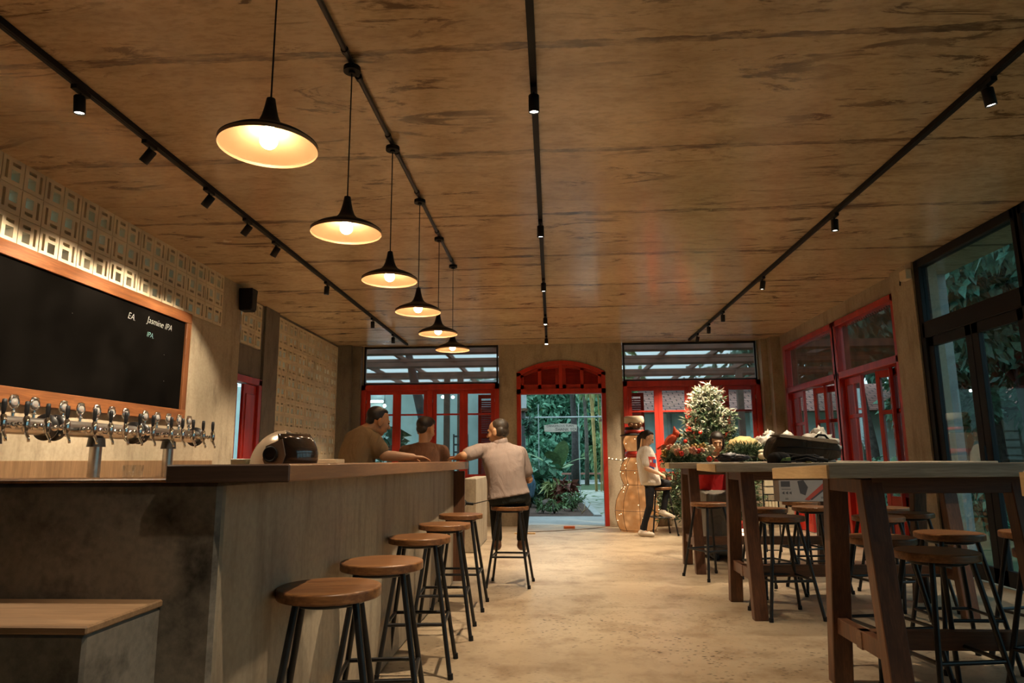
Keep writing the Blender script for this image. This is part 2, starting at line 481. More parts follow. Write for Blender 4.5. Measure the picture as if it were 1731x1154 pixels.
# red side door in the rear part of the left wall
d5 = thing('door_1', 'red panelled side door standing ajar beyond the chalkboard wall', 'door', (0, 0, 0), kind='structure')
def fr(m):
    m.box(XD - .12, XD + .025, 8.02, 8.09, 0, 2.225); m.box(XD - .12, XD + .025, 8.83, 8.92, 0, 2.225); m.box(XD - .12, XD + .025, 8.02, 8.92, 2.15, 2.235)
part('door_frame', m_red, d5, fr, .004)
def leaf(m):
    m.box(-.02, .02, 0, .37, .02, 2.14)
    for z0, z1 in ((.15, .95), (1.08, 2.02)):
        m.box(.018, .032, .06, .31, z0, z1)
a = part('door_leaf', m_red, d5, leaf, .004); a.location = (XD - .03, 8.46, 0)
b = part('door_leaf', m_red, d5, leaf, .004); b.location = (XD - .06, 8.10, 0); b.rotation_euler = (0, 0, radians(9))
part('door_handle', m_steel, a, lambda m: (m.cyl((.03, .05, 1.0), (.075, .05, 1.0), .008), m.cyl((.075, .05, .93), (.075, .05, 1.07), .009)))

# ================================================================== far wall
def far_wall(m):
    T = YF + .2
    m.box(XD + .41, -3.47, YF, T, 0, ZC); m.box(-3.49, -.95, YF, T, 0, .76)
    m.box(-.96, -.63, YF, T, 0, ZC); m.box(.98, 1.29, YF, T, 0, ZC)
    m.box(1.28, 3.73, YF, T, 0, .78); m.box(3.71, 4.2, YF, T, 0, ZC)
    m.box(3.73, 3.90, YF - .18, YF, 0, ZC)                                # corner column
    arch = [(.98, ZC), (-.63, ZC), (-.63, 2.72)]
    for i in range(1, 16):
        t = i / 16; x = -.63 + 1.61 * t
        arch.append((x, 2.72 + .215 * (1 - (2 * t - 1) ** 2)))
    arch.append((.98, 2.72))
    m.prism(arch, YF, T)
struct('wall_far', m_conc, far_wall)

# arched doorway
d1 = thing('door_2', 'red arched doorway with louvred fanlight opening onto the garden', 'door', kind='structure')
def arch_frame(m):
    m.box(-.63, -.555, YF - .03, YF + .14, 0, 2.72); m.box(.905, .98, YF - .03, YF + .14, 0, 2.72)
    m.box(-.63, .98, YF - .03, YF + .14, 2.33, 2.42)
    n = 16; up = []; lo = []
    for i in range(n + 1):
        t = i / n; x = -.63 + 1.61 * t; z = 2.72 + .215 * (1 - (2 * t - 1) ** 2); up.append((x, z)); lo.append((x, z - .075))
    for i in range(n):
        m.prism([lo[i], lo[i + 1], up[i + 1], up[i]], YF - .03, YF + .14)
part('door_frame', m_red, d1, arch_frame)
def fan(m, x0, x1):
    m.box(x0, x0 + .06, YF + .02, YF + .07, 2.42, 2.68); m.box(x1 - .06, x1, YF + .02, YF + .07, 2.42, 2.68)
    xm = (x0 + x1) / 2
    m.box(xm - .03, xm + .03, YF + .02, YF + .07, 2.42, 2.80); m.box(x0, x1, YF + .02, YF + .07, 2.42, 2.50)
    for i in range(13):
        z = 2.50 + i * .026
        for a, b in ((x0 + .06, xm - .03), (xm + .03, x1 - .06)):
            m.add([(a, YF + .02, z), (b, YF + .02, z), (b, YF + .06, z + .03), (a, YF + .06, z + .03)], [(0, 1, 2, 3)])
            m.add([(a, YF + .02, z), (b, YF + .02, z), (b, YF + .02, z + .006), (a, YF + .02, z + .006)], [(0, 1, 2, 3)])
    top = lambda x: 2.66 + .215 * (1 - (2 * (x + .63) / 1.61 - 1) ** 2)
    k = 8
    pts = [(x0 + (x1 - x0) * i / k, top(x0 + (x1 - x0) * i / k)) for i in range(k + 1)]
    m.prism([(x0, 2.42)] + [(x1, 2.42)] + pts[::-1], YF + .062, YF + .085)
    for i in range(k):
        (xa, za), (xb, zb) = pts[i], pts[i + 1]
        m.prism([(xa, za - .07), (xb, zb - .07), (xb, zb), (xa, za)], YF + .02, YF + .07)
part('louvre_panel', m_red, d1, lambda m: fan(m, -.56, .14))
part('louvre_panel', m_red, d1, lambda m: fan(m, .21, .91))
part('mullion', m_red, d1, lambda m: m.box(.14, .21, YF - .01, YF + .09, 2.42, 2.93), .006)
# open leaf folded back against the outside wall, seen edge on
struct('threshold', concrete('pale threshold', (.35, .36, .35), (.45, .46, .45), (.25, .25, .25), .6), lambda m: m.box(-1.6, 2.6, YF + .2, 14.6, -.1, -.004))

# casement windows with expanded-metal transoms
def mesh_screen(m, x0, x1, z0, z1, y, axis='x', px=.062, pz=.026, w=.0085):
    """expanded metal: zigzag strands"""
    rows = int((z1 - z0) / pz); n = int((x1 - x0) / (px / 2))
    for r in range(rows + 1):
        zb = z0 + r * pz
        for sgn in (0, 1):
            pts = []
            for i in range(n + 1):
                up = (i + r + sgn) % 2
                pts.append((x0 + i * px / 2, zb + (pz / 2 if up else -pz / 2) * .96))
            vs = []; fs = []
            for i, (x, z) in enumerate(pts):
                z = min(max(z, z0), z1)
                for dz in (-w / 2, w / 2):
                    vs.append((x, y + (.006 if dz > 0 else 0), z + dz) if axis == 'x' else (y + (.006 if dz > 0 else 0), x, z + dz))
            for i in range(n): fs.append((2 * i, 2 * i + 2, 2 * i + 3, 2 * i + 1))
            m.add(vs, fs)
            if sgn == 0 and r == rows: break

def casement(root, w, h, hinge, ang, mat, bars, plank=0):
    """one glazed leaf; local x runs from the hinge, outside is +y"""
    def f(m):
        st = .075
        m.box(0, st, -.02, .02, 0, h); m.box(w - st, w, -.02, .02, 0, h)
        m.box(st, w - st, -.02, .02, 0, st); m.box(st, w - st, -.02, .02, h - st, h)
        for z in bars: m.box(st, w - st, -.014, .014, z - .016, z + .016)
    o = part('casement', mat, root, f, .003)
    part('pane', m_glass, o, lambda m: m.box(.06, w - .06, -.003, .003, .06, h - .06))
    part('hinge', m_steel, o, lambda m: [m.cyl((.0, -.024, z - .03), (.0, -.024, z + .03), .008, n=8) for z in (.2, h / 2, h - .2)])
    o.location = hinge; o.rotation_euler = (0, 0, ang)
    return o

def far_window(no, x0, x1, label, sill, head, angles):
    r = thing('window_%d' % no, label, 'window', kind='structure')
    def f(m):
        m.box(x0, x0 + .08, YF - .05, YF + .12, sill, head); m.box(x1 - .08, x1, YF - .05, YF + .12, sill, head)
        m.box(x0, x1, YF - .05, YF + .12, head - .10, head); m.box(x0, x1, YF - .06, YF + .12, sill, sill + .07)
        xm = (x0 + x1) / 2; m.box(xm - .045, xm + .045, YF - .04, YF + .12, sill + .05, head - .08)
    part('window_frame', m_red, r, f, .005)
    def b(m):
        m.box(x0 + .02, x1 - .02, YF + .02, YF + .05, head, head + .03); m.box(x0 + .02, x1 - .02, YF + .02, YF + .05, ZC - .04, ZC)
        m.box(x0 + .02, x0 + .05, YF + .02, YF + .05, head, ZC); m.box(x1 - .05, x1 - .02, YF + .02, YF + .05, head, ZC)
    part('transom_frame', m_blackmet, r, b)
    part('mesh_screen', m_mesh, r, lambda m: mesh_screen(m, x0 + .03, x1 - .03, head + .03, ZC - .03, YF + .04))
    xm = (x0 + x1) / 2; w = (xm - .045 - x0 - .08) / 2; z = sill + .07; h = head - .10 - z
    for hx, ang, sgn in ((x0 + .08, angles[0], 1), (xm - .045, angles[1], -1), (xm + .045, angles[2], 1), (x1 - .08, angles[3], -1)):
        o = casement(r, w, h, (hx, YF + .03, z), 0, m_red, (h * .24, h * .72))
        if sgn < 0:
            o.scale = (-1, 1, 1)
        o.rotation_euler = (0, 0, radians(ang))
    return r
win1 = far_window(1, -3.49, -.95, 'red four leaf casement window behind the bar with metal mesh above', .76, 2.53, (0, 0, 0, 0))
win2 = far_window(2, 1.29, 3.72, 'red four leaf casement window behind the Christmas tree with metal mesh above', .78, 2.54, (0, 0, 0, 0))

# ================================================================== right wall
def right_wall(m):
    T = XR + .2
    m.box(XR, T, 7.9, YF + .2, 3.03, ZC); m.box(XR, T, 11.80, YF + .2, 0, 3.03)
    m.box(XR - .06, T, 7.44, 7.92, 0, ZC)
    m.box(XR - .16, XR, 12.02, YF, 0, ZC)
struct('wall_right', m_conc, right_wall)
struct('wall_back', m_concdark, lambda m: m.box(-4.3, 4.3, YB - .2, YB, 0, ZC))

def french_leaf(root, w, h):
    """tall red door leaf: two glass columns of three panes over a panel; local x from hinge"""
    zs = [.62, .70, 1.02, 1.10, 1.72, 1.80]
    def f(m):
        st = .06
        m.box(0, st, -.02, .02, 0, h); m.box(w - st, w, -.02, .02, 0, h); m.box(w / 2 - .022, w / 2 + .022, -.018, .018, .6, h - .05)
        m.box(st, w - st, -.02, .02, h - .09, h); m.box(st, w - st, -.02, .02, 0, .12)
        for a, b in ((.55, .68), (1.00, 1.05), (1.66, 1.71)): m.box(st, w - st, -.02, .02, a, b)
        m.box(st, w - st, -.012, .012, .12, .55); m.box(st + .05, w - st - .05, -.02, .02, .18, .49)
    o = part('door_leaf', m_red, root, f, .004)
    part('pane', m_glass, o, lambda m: m.box(.05, w - .05, -.003, .003, .6, h - .06))
    return o
def french_bay(no, y0, y1, label, leaves):
    r = thing('door_%d' % no, label, 'door', kind='structure')
    def f(m):
        for y in (y0, y1): m.box(XR - .04, XR + .14, y - .06, y + .06, 0, 3.03)
        m.box(XR - .04, XR + .14, y0, y1, 2.22, 2.31); m.box(XR - .04, XR + .14, y0, y1, 2.95, 3.03)
    part('door_frame', m_red, r, f, .005)
    part('mesh_screen', m_mesh, r, lambda m: mesh_screen(m, y0 + .06, y1 - .06, 2.31, 2.95, XR + .05, 'y', .062, .026, .0085))
    for (y, ang) in leaves:
        o = french_leaf(r, .50, 2.2)
        o.location = (XR + .05, y, .01); o.rotation_euler = (0, 0, radians(ang))
    return r
# leaf local x -> world: angle 90 points along +y, 0 points outwards (+x)
french_bay(3, 9.72, 11.74, 'bay of red glazed folding doors nearest the far corner', ((11.68, 270), (10.78, 292), (10.36, 60), (9.78, 62)))
french_bay(4, 7.96, 9.66, 'bay of red glazed folding doors beside the concrete pier', ((9.60, 270), (8.72, 296), (8.34, 66), (8.02, 78)))

def black_bay(no, y0, y1, label):
    """black steel glazing: fanlight over a pair of glazed doors"""
    r = thing('door_%d' % no, label, 'door', kind='structure')
    ym = (y0 + y1) / 2
    def f(m):
        for y, w in ((y0, .05), (y1, .05)): m.box(XR - .04, XR + .06, y - w, y + w, 0, ZC - .002)
        m.box(XR - .04, XR + .06, y0, y1, 2.39, 2.56); m.box(XR - .04, XR + .06, y0, y1, ZC - .09, ZC - .002)
    part('door_frame', m_black, r, f, .004)
    for a, b in ((y0 + .05, ym), (ym, y1 - .05)):
        def g(m, a=a, b=b):
            m.box(XR - .02, XR + .03, a + .005, a + .10, .02, 2.39); m.box(XR - .02, XR + .03, b - .10, b - .005, .02, 2.39)
            m.box(XR - .02, XR + .03, a, b, .02, .16); m.box(XR - .02, XR + .03, a, b, 2.29, 2.39)
        o = part('door_leaf', m_black, r, g, .003)
        part('pane', m_dglass, o, lambda m, a=a, b=b: m.box(XR, XR + .008, a + .09, b - .09, .15, 2.30))
    part('fanlight', m_dglass, r, lambda m: m.box(XR, XR + .008, y0 + .05, y1 - .05, 2.55, ZC - .08))
    part('handle', m_black, r, lambda m: m.beam((XR - .06, ym - .05, .95), (XR - .06, ym - .05, 1.25), .02, .02))
    return r
black_bay(5, 5.80, 7.40, 'black steel framed glass doors beside the concrete pier')
for i, y in enumerate((4.15, 2.5, .85, -.8, -2.45)):
    black_bay(6 + i, y, y + 1.6, 'black steel framed glass doors further along the right wall')
struct('wall_right_end', m_black, lambda m: m.box(XR - .04, XR + .06, YB, -2.5, 0, ZC))
# ================================================================== lamps
def make_pendant():
    t = thing('pendant_lamp', 'x', 'lamp')
    part('canopy', m_black, t, lambda m: (m.cyl((0, 0, .912), (0, 0, .885), .045, n=24), m.cyl((0, 0, .885), (0, 0, .873), .018, n=12)))
    part('cord', m_black, t, lambda m: m.cyl((0, 0, .18), (0, 0, .88), .0035, n=8))
    prof = [(.178, 0), (.178, .006), (.150, .026), (.115, .042), (.078, .056), (.055, .070), (.040, .088), (.030, .115), (.022, .150), (.016, .185), (.006, .19)]
    o = part('lamp_shade', m_black, t, lambda m: m.lathe(prof, n=48))
    inner = [(.177, -.012), (.1785, .001), (.176, .004), (.148, .022), (.113, .038), (.076, .052), (.052, .066), (.036, .084), (.02, .09), (0.001, .09)]
    part('lining', m_copper, o, lambda m: m.lathe(inner, n=48))
    b = part('bulb', m_bulb, t, lambda m: (m.ball((0, 0, .018), .032, 20, 12), m.cyl((0, 0, .035), (0, 0, .075), .024, .015, n=16)))
    return t
pend0 = make_pendant()
for i, y in enumerate((2.31, 3.28, 4.22, 5.17, 6.12, 7.04)):
    o = pend0 if i == 0 else copy_tree(pend0)
    shift(o, (-1.03, y, 2.305), 0, ('black pendant lamp with copper lining closest to the camera, hanging above the first bar stool' if i == 0 else
          '%s pendant lamp counting from the camera in the row over the bar' % ('', 'second', 'third', 'fourth', 'fifth', 'sixth and last')[i]), 'pendant lamps over the bar')
o = part('electrical_conduit', m_blackmet, None, lambda m: (m.cyl((-1.03, -2.9, ZC - .016), (-1.03, 7.04, ZC - .016), .014, n=12),
     [m.cyl((-1.03, y + s * .11, ZC - .016), (-1.03, y + s * .11 + .03 * s, ZC - .016), .020, n=12) for y in (2.31, 3.28, 4.22, 5.17, 6.12, 7.04) for s in (-1, 1)]))
tag(o, 'black conduit on the ceiling feeding the pendant lamps', 'conduit')

def track(x, y0, y1, label):
    o = part('lighting_track', m_black, None, lambda m: (m.box(x - .019, x + .019, y0, y1, ZC - .036, ZC - .002), m.box(x - .006, x + .006, y0 + .01, y1 - .01, ZC - .038, ZC - .034)))
    return tag(o, label, 'lighting track', 'black lighting tracks on the ceiling')
track(-2.60, -2.8, 12.1, 'black lighting track on the ceiling along the chalkboard side')
track(-.07, -2.8, 12.1, 'black lighting track down the middle of the ceiling')
track(2.46, -2.8, 12.1, 'black lighting track on the ceiling above the tall tables')

def make_spot():
    t = thing('track_spotlight', 'x', 'spotlight')
    part('adapter', m_black, t, lambda m: m.box(-.017, .017, -.06, .06, -.062, -.038))
    part('stem', m_black, t, lambda m: m.cyl((0, 0, -.11), (0, 0, -.06), .006, n=8))
    return t
def spot_head(t, tilt):
    """tilt: direction the head points at"""
    d = Vector(tilt).normalized(); R = Vector((0, 0, 1)).rotation_difference(d).to_matrix()
    c = Vector((0, 0, -.125))
    o = part('housing', m_black, t, lambda m: m.lathe([(.001, -.045), (.026, -.045), (.030, -.040), (.030, .055), (.026, .055), (.026, .048)], c, 24, R))
    part('lens', m_lens, o, lambda m: m.lathe([(.026, .047), (.001, .047)], c, 24, R))
    return c + d * .06
spot0 = make_spot()
def spotlamp(kind, watts, size, blend):
    l = bpy.data.lights.new('spot beam', 'SPOT'); l.energy = watts; l.color = SPOTC; l.spot_size = radians(size); l.spot_blend = blend
    l.shadow_soft_size = .022
    return l
beam_wide = spotlamp('w', SPOT_W, 84, .8)
beam_wall = spotlamp('wall', SPOT_W * .58, 84, .35)
beam_soft = spotlamp('soft', SPOT_W * .5, 76, .8)
beam_far = spotlamp('far', SPOT_W * 1.55, 80, .8)
LT = [(2.33, (.12, -.12, -1)), (3.38, (.02, .1, -1)), (4.04, (-.74, .0, -1)), (4.83, (-.74, .0, -1)), (5.50, (-.74, .05, -1)), (6.12, (-.6, .1, -1)), (7.62, (-.1, .1, -1)), (9.69, (0, .1, -1)), (11.0, (0, .05, -1))]  # first spot is unseen, added to light the ledge by the bar end
CT = [(1.61, (.0, .1, -1)), (3.55, (0, .12, -1)), (5.73, (0, .12, -1)), (7.70, (0, .05, -1)), (9.68, (.0, -.1, -1)), (11.4, (.0, -.35, -1))]
RT = [(3.66, (.18, .1, -1)), (5.77, (.0, .1, -1)), (7.82, (-.15, .1, -1)), (9.69, (0, .1, -1)), (10.59, (.05, .45, -1)), (11.43, (-.2, .25, -1))]
ORD = ['out of view nearest the camera', 'second from the camera', 'third from the camera', 'fourth from the camera', 'fifth from the camera', 'sixth from the camera', 'seventh from the camera', 'eighth from the camera', 'last before the far wall']
def put_spots(rows, x, where, group, beams):
    names = ['nearest the camera'] + ORD[1:] if x > 1 else ORD
    for i, (y, tl) in enumerate(rows):
        t = copy_tree(bare)
        p = spot_head(t, tl)
        lab = names[i] if i < len(rows) - 1 else names[-1]
        shift(t, (x, y, ZC), 0, 'black track spotlight %s on the %s' % (lab, where), group)
        lo = bpy.data.objects.new('spot_beam', beams[i] if isinstance(beams, list) else beams); link(lo, t)
        lo.location = p; lo.rotation_euler = Vector((0, 0, -1)).rotation_difference(Vector(tl).normalized()).to_euler()
bare = spot0
put_spots(LT, -2.60, 'track by the chalkboard', 'spotlights on the chalkboard side track', [beam_soft] + [beam_wide] + [beam_wall] * 4 + [beam_wide] * 3)
put_spots(CT, -.07, 'middle track', 'spotlights on the middle track', [beam_soft] + [beam_wide] * 5)
put_spots(RT, 2.46, 'track above the tall tables', 'spotlights on the track above the tables', [beam_soft, beam_soft] + [beam_wide] * 2 + [beam_far] * 2)
for ch in list(spot0.children): bpy.data.objects.remove(ch)
bpy.data.objects.remove(spot0)

# ================================================================== wall fittings
t = thing('loudspeaker', 'black loudspeaker fixed high on the end of the chalkboard wall', 'speaker', (-3.62, 7.80, 2.93))
part('cabinet', m_black, t, lambda m: m.hexa([(-.07, -.07, 0), (.07, -.07, 0), (.07, .07, 0), (-.07, .07, 0)], [(-.085, -.08, .27), (.085, -.08, .27), (.085, .08, .27), (-.085, .08, .27)]), .008)
part('grille', simple('speaker grille', (.02, .02, .02), .8), t, lambda m: m.box(.06, .084, -.06, .06, .02, .25))
t = thing('wall_box', 'small cream electrical box high on the concrete pier by the glass doors', 'box', (3.90, 7.50, 3.06))
part('box_body', simple('cream plastic', (.62, .52, .36), .5), t, lambda m: m.box(-.03, .035, -.07, .07, 0, .11), .006)
part('cable', m_black, t, lambda m: m.tube([(.0, .06, .06), (.0, .12, .02), (.01, .15, -.02)], .008, 8))

# chalkboard
cb = thing('chalkboard', 'large blackboard in orange pine frame on the left wall', 'chalkboard', (XL, 0, 0))
Y0, Y1, Z0, Z1 = 2.6, 6.69, 1.555, 2.655
part('board', m_board, cb, lambda m: m.box(.004, .016, Y0 + .05, Y1 - .05, Z0 + .05, Z1 - .05))
part('frame', [m_pine, m_pinez], cb, lambda m: (m.box(.004, .040, Y0, Y1, Z1 - .105, Z1), m.box(.004, .040, Y0, Y1, Z0, Z0 + .115), m.mat(1).box(.004, .038, Y1 - .085, Y1, Z0 + .115, Z1 - .105), m.box(.004, .038, Y0, Y0 + .085, Z0 + .115, Z1 - .105)), .003)
def writing(txt, y, z, size, mat, rotx=0, shear=.25):
    o = lettering('chalk_writing', txt, size, mat, cb, shear, -.0016)
    o.matrix_local = Matrix.Translation((.0175, y, z)) @ Matrix(((0, 0, 1, 0), (1, 0, 0, 0), (0, 1, 0, 0), (0, 0, 0, 1))) @ Matrix.Rotation(rotx, 4, 'Z')
    return o
writing('Jasmine IPA', 5.95, 2.425, .088, m_chalk, radians(-1.5))
writing('EA.', 5.66, 2.405, .085, m_chalk, radians(-3))
writing('IPA.', 5.96, 2.295, .072, m_chalkt, radians(-2))
part('chalk_smudge', m_chalk, cb, lambda m: [m.ball((.0162, y, z), (.0006, r, r * .7), 8, 6) for y, z, r in ((6.27, 2.17, .004), (6.30, 1.92, .005), (4.98, 2.3, .004))])

# ================================================================== bar
bar = thing('bar_counter', 'long concrete bar front under the dark wood top', 'bar counter')
def bar_body(m):
    m.hexa([(-1.16, 2.0, 0), (-.965, 2.0, 0), (-.965, 6.75, 0), (-1.16, 6.75, 0)], [(-1.16, 2.0, 1.0935), (-.965, 2.0, 1.0935), (-.965, 6.75, 1.0685), (-1.16, 6.75, 1.0685)])
part('body', m_barconc, bar, bar_body, .012)
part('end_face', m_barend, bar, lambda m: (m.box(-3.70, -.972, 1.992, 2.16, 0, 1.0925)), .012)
part('end_board', m_legwood, bar, lambda m: m.box(-1.10, -.86, 6.75, 6.79, .02, 1.05))
t = thing('worktop', 'thick dark hardwood slab along the top of the bar', 'bar top')
part('slab', [m_barwood, m_barwoodshade], t, lambda m: (m.hexa([(-1.125, 1.97, 1.093), (-.76, 1.97, 1.093), (-.835, 6.85, 1.068), (-1.17, 6.85, 1.068)], [(-1.125, 1.97, 1.143), (-.76, 1.97, 1.143), (-.835, 6.85, 1.140), (-1.17, 6.85, 1.140)]),
      m.mat(1).hexa([(-1.127, 1.964, 1.092), (-.758, 1.964, 1.092), (-.758, 1.972, 1.092), (-1.127, 1.972, 1.092)], [(-1.127, 1.964, 1.144), (-.758, 1.964, 1.144), (-.758, 1.972, 1.144), (-1.127, 1.972, 1.144)])), .004)
part('ledge_cap', m_barwood, t, lambda m: m.box(-3.70, -1.1255, 1.985, 2.19, 1.0925, 1.104), .004)
t = thing('concrete_step', 'low concrete ledge against the near end of the bar', 'ledge')
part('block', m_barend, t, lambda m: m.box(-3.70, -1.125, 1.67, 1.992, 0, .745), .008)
part('top_board', wood('worn ledge top', (.30, .17, .085), (.42, .26, .14), (.16, .09, .05), 'x', .5), t, lambda m: m.box(-3.70, -1.12, 1.665, 1.992, .745, .765), .004)
t = thing('work_shelf', 'bartender side work shelf behind the bar', 'shelf')
part('shelf_board', m_barwood, t, lambda m: m.box(-1.78, -1.175, 2.2, 4.6, 1.03, 1.062))
for y in (2.4, 4.4): part('leg', m_legwood, t, lambda m, y=y: m.box(-1.74, -1.66, y - .04, y + .04, 0, 1.03))
t = thing('back_counter', 'concrete back counter under the beer taps on the left wall', 'counter')
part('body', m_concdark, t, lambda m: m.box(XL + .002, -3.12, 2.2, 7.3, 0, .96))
part('counter_top', wood('brown back counter', (.25, .14, .07), (.36, .22, .115), (.13, .07, .035), 'y', .4), t, lambda m: m.box(XL + .002, -3.08, 2.2, 7.34, .96, 1.0), .004)

part('shadow_band', wood('brown splashback board', (.17, .10, .05), (.26, .155, .08), (.09, .05, .026), 'z', .5), t, lambda m: m.box(XL + .002, XL + .022, 2.2, 7.34, 1.0, 1.172), .003)  # board added for the brown band of the tap pipes' shadow on the wall
# beer taps
def make_tower():
    t = thing('tap_tower', 'x', 'beer tap tower')
    H0 = .39      # axis above the counter
    part('barrel', m_steel, t, lambda m: m.cyl((0, -.44, H0), (0, .44, H0), .056, n=32))
    for s in (-1, 1):
        c = part('end_cap', m_blackmet, t, lambda m, s=s: m.lathe([(.001, .012), (.06, .012), (.088, .006), (.09, -.006), (.088, -.014), (.001, -.014)], (0, s * .448, H0), 32, Matrix.Rotation(-s * pi / 2, 3, 'X')))
        part('cap_bolt', m_chrome, c, lambda m, s=s: [m.ball((.072 * cos(a), s * .462, H0 + .072 * sin(a)), (.009, .006, .009), 8, 6) for a in [k * pi / 3 + .3 for k in range(6)]])
    part('pedestal', m_steel, t, lambda m: (m.cyl((0, 0, 0), (0, 0, .30), .042, n=24), m.cyl((0, 0, 0), (0, 0, .02), .075, n=24)))
    part('pedestal_collar', m_blackmet, t, lambda m: m.cyl((0, 0, .27), (0, 0, .335), .064, .055, n=24))
    for k in range(5):
        y = (k - 2) * .176
        f = part('faucet', m_chrome, t, lambda m: (m.cyl((.05, y, H0 - .01), (.13, y, H0 - .01), .016, n=12), m.lathe([(.014, -.05), (.02, -.03), (.022, 0), (.018, .03), (.012, .045)], (.215, y, H0), 12),
             m.cyl((.12, y, H0 - .01), (.215, y, H0 - .005), .013, n=12), m.ball((.135, y, H0 - .01), .021, 12, 8), m.ball((.175, y, H0 - .008), .019, 12, 8),
             m.tube([(.215, y, H0 - .03), (.225, y, H0 - .06), (.24, y, H0 - .085), (.245, y, H0 - .11)], [.012, .010, .009, .008], 10)))
        part('tap_handle', m_black, f, lambda m: m.lathe([(.001, .135), (.012, .132), (.014, .11), (.013, .07), (.009, .05), (.006, .04)], (.212, y, H0), 14))
        r = part('medallion', m_chrome, t, lambda m: (m.cyl((-.02, y, H0 + .05), (-.02, y, H0 + .105), .010, n=10), m.ball((-.02, y, H0 + .085), (.018, .018, .010), 12, 8),
             m.torus((-.02, y, H0 + .145), .036, .009, 28, 10, Matrix.Rotation(pi / 2, 3, 'Y')), m.ball((-.02, y, H0 + .182), (.016, .034, .012), 14, 8)))
        part('medallion_lens', m_lensglass, r, lambda m: m.ball((-.02, y, H0 + .145), (.014, .032, .032), 18, 12))
    return t
m_lensglass = N('clear acrylic'); m_lensglass.bsdf((.9, .9, .88), .08, 0.0, None, .6, Transmission_Weight=.75, IOR=1.45); m_lensglass = m_lensglass.m
m_clear = glass('drinking glass', (.97, .98, .98), 1.6)
tower0 = make_tower()
for i, (y, lab) in enumerate(((3.96, 'steel beer tap tower cut by the left edge under the blackboard'), (4.935, 'middle steel beer tap tower with five black handles under the blackboard'), (5.905, 'steel beer tap tower under the right end of the blackboard'))):
    o = tower0 if i == 0 else copy_tree(tower0)
    shift(o, (-3.38, y, 1.0), 0, lab, 'beer tap towers on the back counter')
def make_glass():
    t = thing('pint_glass', 'x', 'glass')
    part('glass_body', m_clear, t, lambda m: m.lathe([(.001, .004), (.026, .004), (.037, .135), (.040, .135), (.030, 0), (.001, 0)], n=24))
    return t
g0 = make_glass(); shift(g0, (-3.17, 5.02, 1.0), 0, 'empty pint glass on the back counter, left of the pair', 'pint glasses on the back counter')
g1 = copy_tree(g0); shift(g1, (-3.17, 5.14, 1.0), 0, 'empty pint glass on the back counter, right of the pair', 'pint glasses on the back counter')

# motorcycle helmet on the work shelf
m_shell = simple('pearl helmet shell', (.52, .40, .28), .22, .35, var=.15, scale=4)
m_visor = simple('dark smoked visor', (.028, .018, .013), .12, .0, var=.2, spec=.9)
t = thing('motorcycle_helmet', 'pale motorcycle helmet with dark bubble visor lying behind the bar top', 'helmet', (-1.36, 3.45, 1.062), radians(-8))
def shell(m):
    n = 26
    rows = []
    for j in range(15):
        v = j / 14 * pi / 2
        for i in range(n + 1):
            u = radians(75) + i / n * radians(225)         # open towards +x
            r = cos(v)
            rows.append((.175 * r * cos(u) * (1.05 if cos(u) < 0 else .72), .125 * r * sin(u), .06 + .188 * sin(v)))
    base = [(x, y, 0) for x, y, z in rows[:n + 1]]
    m.add(base + rows, [(j * (n + 1) + i, j * (n + 1) + i + 1, (j + 1) * (n + 1) + i + 1, (j + 1) * (n + 1) + i) for j in range(15) for i in range(n)], True)
o = part('shell', m_shell, t, shell); so = o.modifiers.new('thick', 'SOLIDIFY'); so.thickness = .018; so.offset = -1
def visor(m):
    n = 20; vs = []
    for j in range(9):
        z = .025 + j / 8 * .20
        bulge = 1 - .35 * ((j - 3.5) / 4.5) ** 2
        for i in range(n + 1):
            u = radians(-82) + i / n * radians(164)
            vs.append((.155 * bulge * cos(u) + .015, .132 * sin(u) * (.9 + .1 * bulge), z))
    m.add(vs, [(j * (n + 1) + i, j * (n + 1) + i + 1, (j + 1) * (n + 1) + i + 1, (j + 1) * (n + 1) + i) for j in range(8) for i in range(n)], True)
o = part('visor', m_visor, t, visor); so = o.modifiers.new('thick', 'SOLIDIFY'); so.thickness = .006
for s in (-1, 1): part('visor_pivot', m_black, t, lambda m: (m.cyl((.0, s * .115, .125), (.0, s * .142, .125), .034, n=24), m.torus((.0, s * .140, .125), .034, .006, 24, 8, Matrix.Rotation(pi / 2, 3, 'X'))))
m_side = simple('helmet side plate', (.20, .15, .11), .3, .3)
for s in (-1, 1): part('visor_arm', m_side, t, lambda m: m.prism([(-.045, .10), (-.02, .06), (.05, .045), (.075, .12), (.055, .20), (.02, .185), (-.03, .165)], s * .128 - .004, s * .128 + .004))
t = thing('cardboard_box', 'low tan carton on the work shelf beside the helmet', 'box', (-1.42, 4.15, 1.062), .05)
part('carton', simple('tan card', (.50, .38, .24), .8), t, lambda m: m.box(-.02, .13, -.10, .10, 0, .102), .003)
t = thing('white_tray', 'pale green plastic tub on the work shelf behind the helmet', 'tub', (-1.58, 3.45, 1.062), 0)
part('tub_body', simple('pale green plastic', (.38, .42, .32), .5), t, lambda m: m.hexa([(-.03, -.05, 0), (.04, -.05, 0), (.04, .05, 0), (-.03, .05, 0)], [(-.035, -.06, .105), (.045, -.06, .105), (.045, .06, .105), (-.035, .06, .105)]), .003)
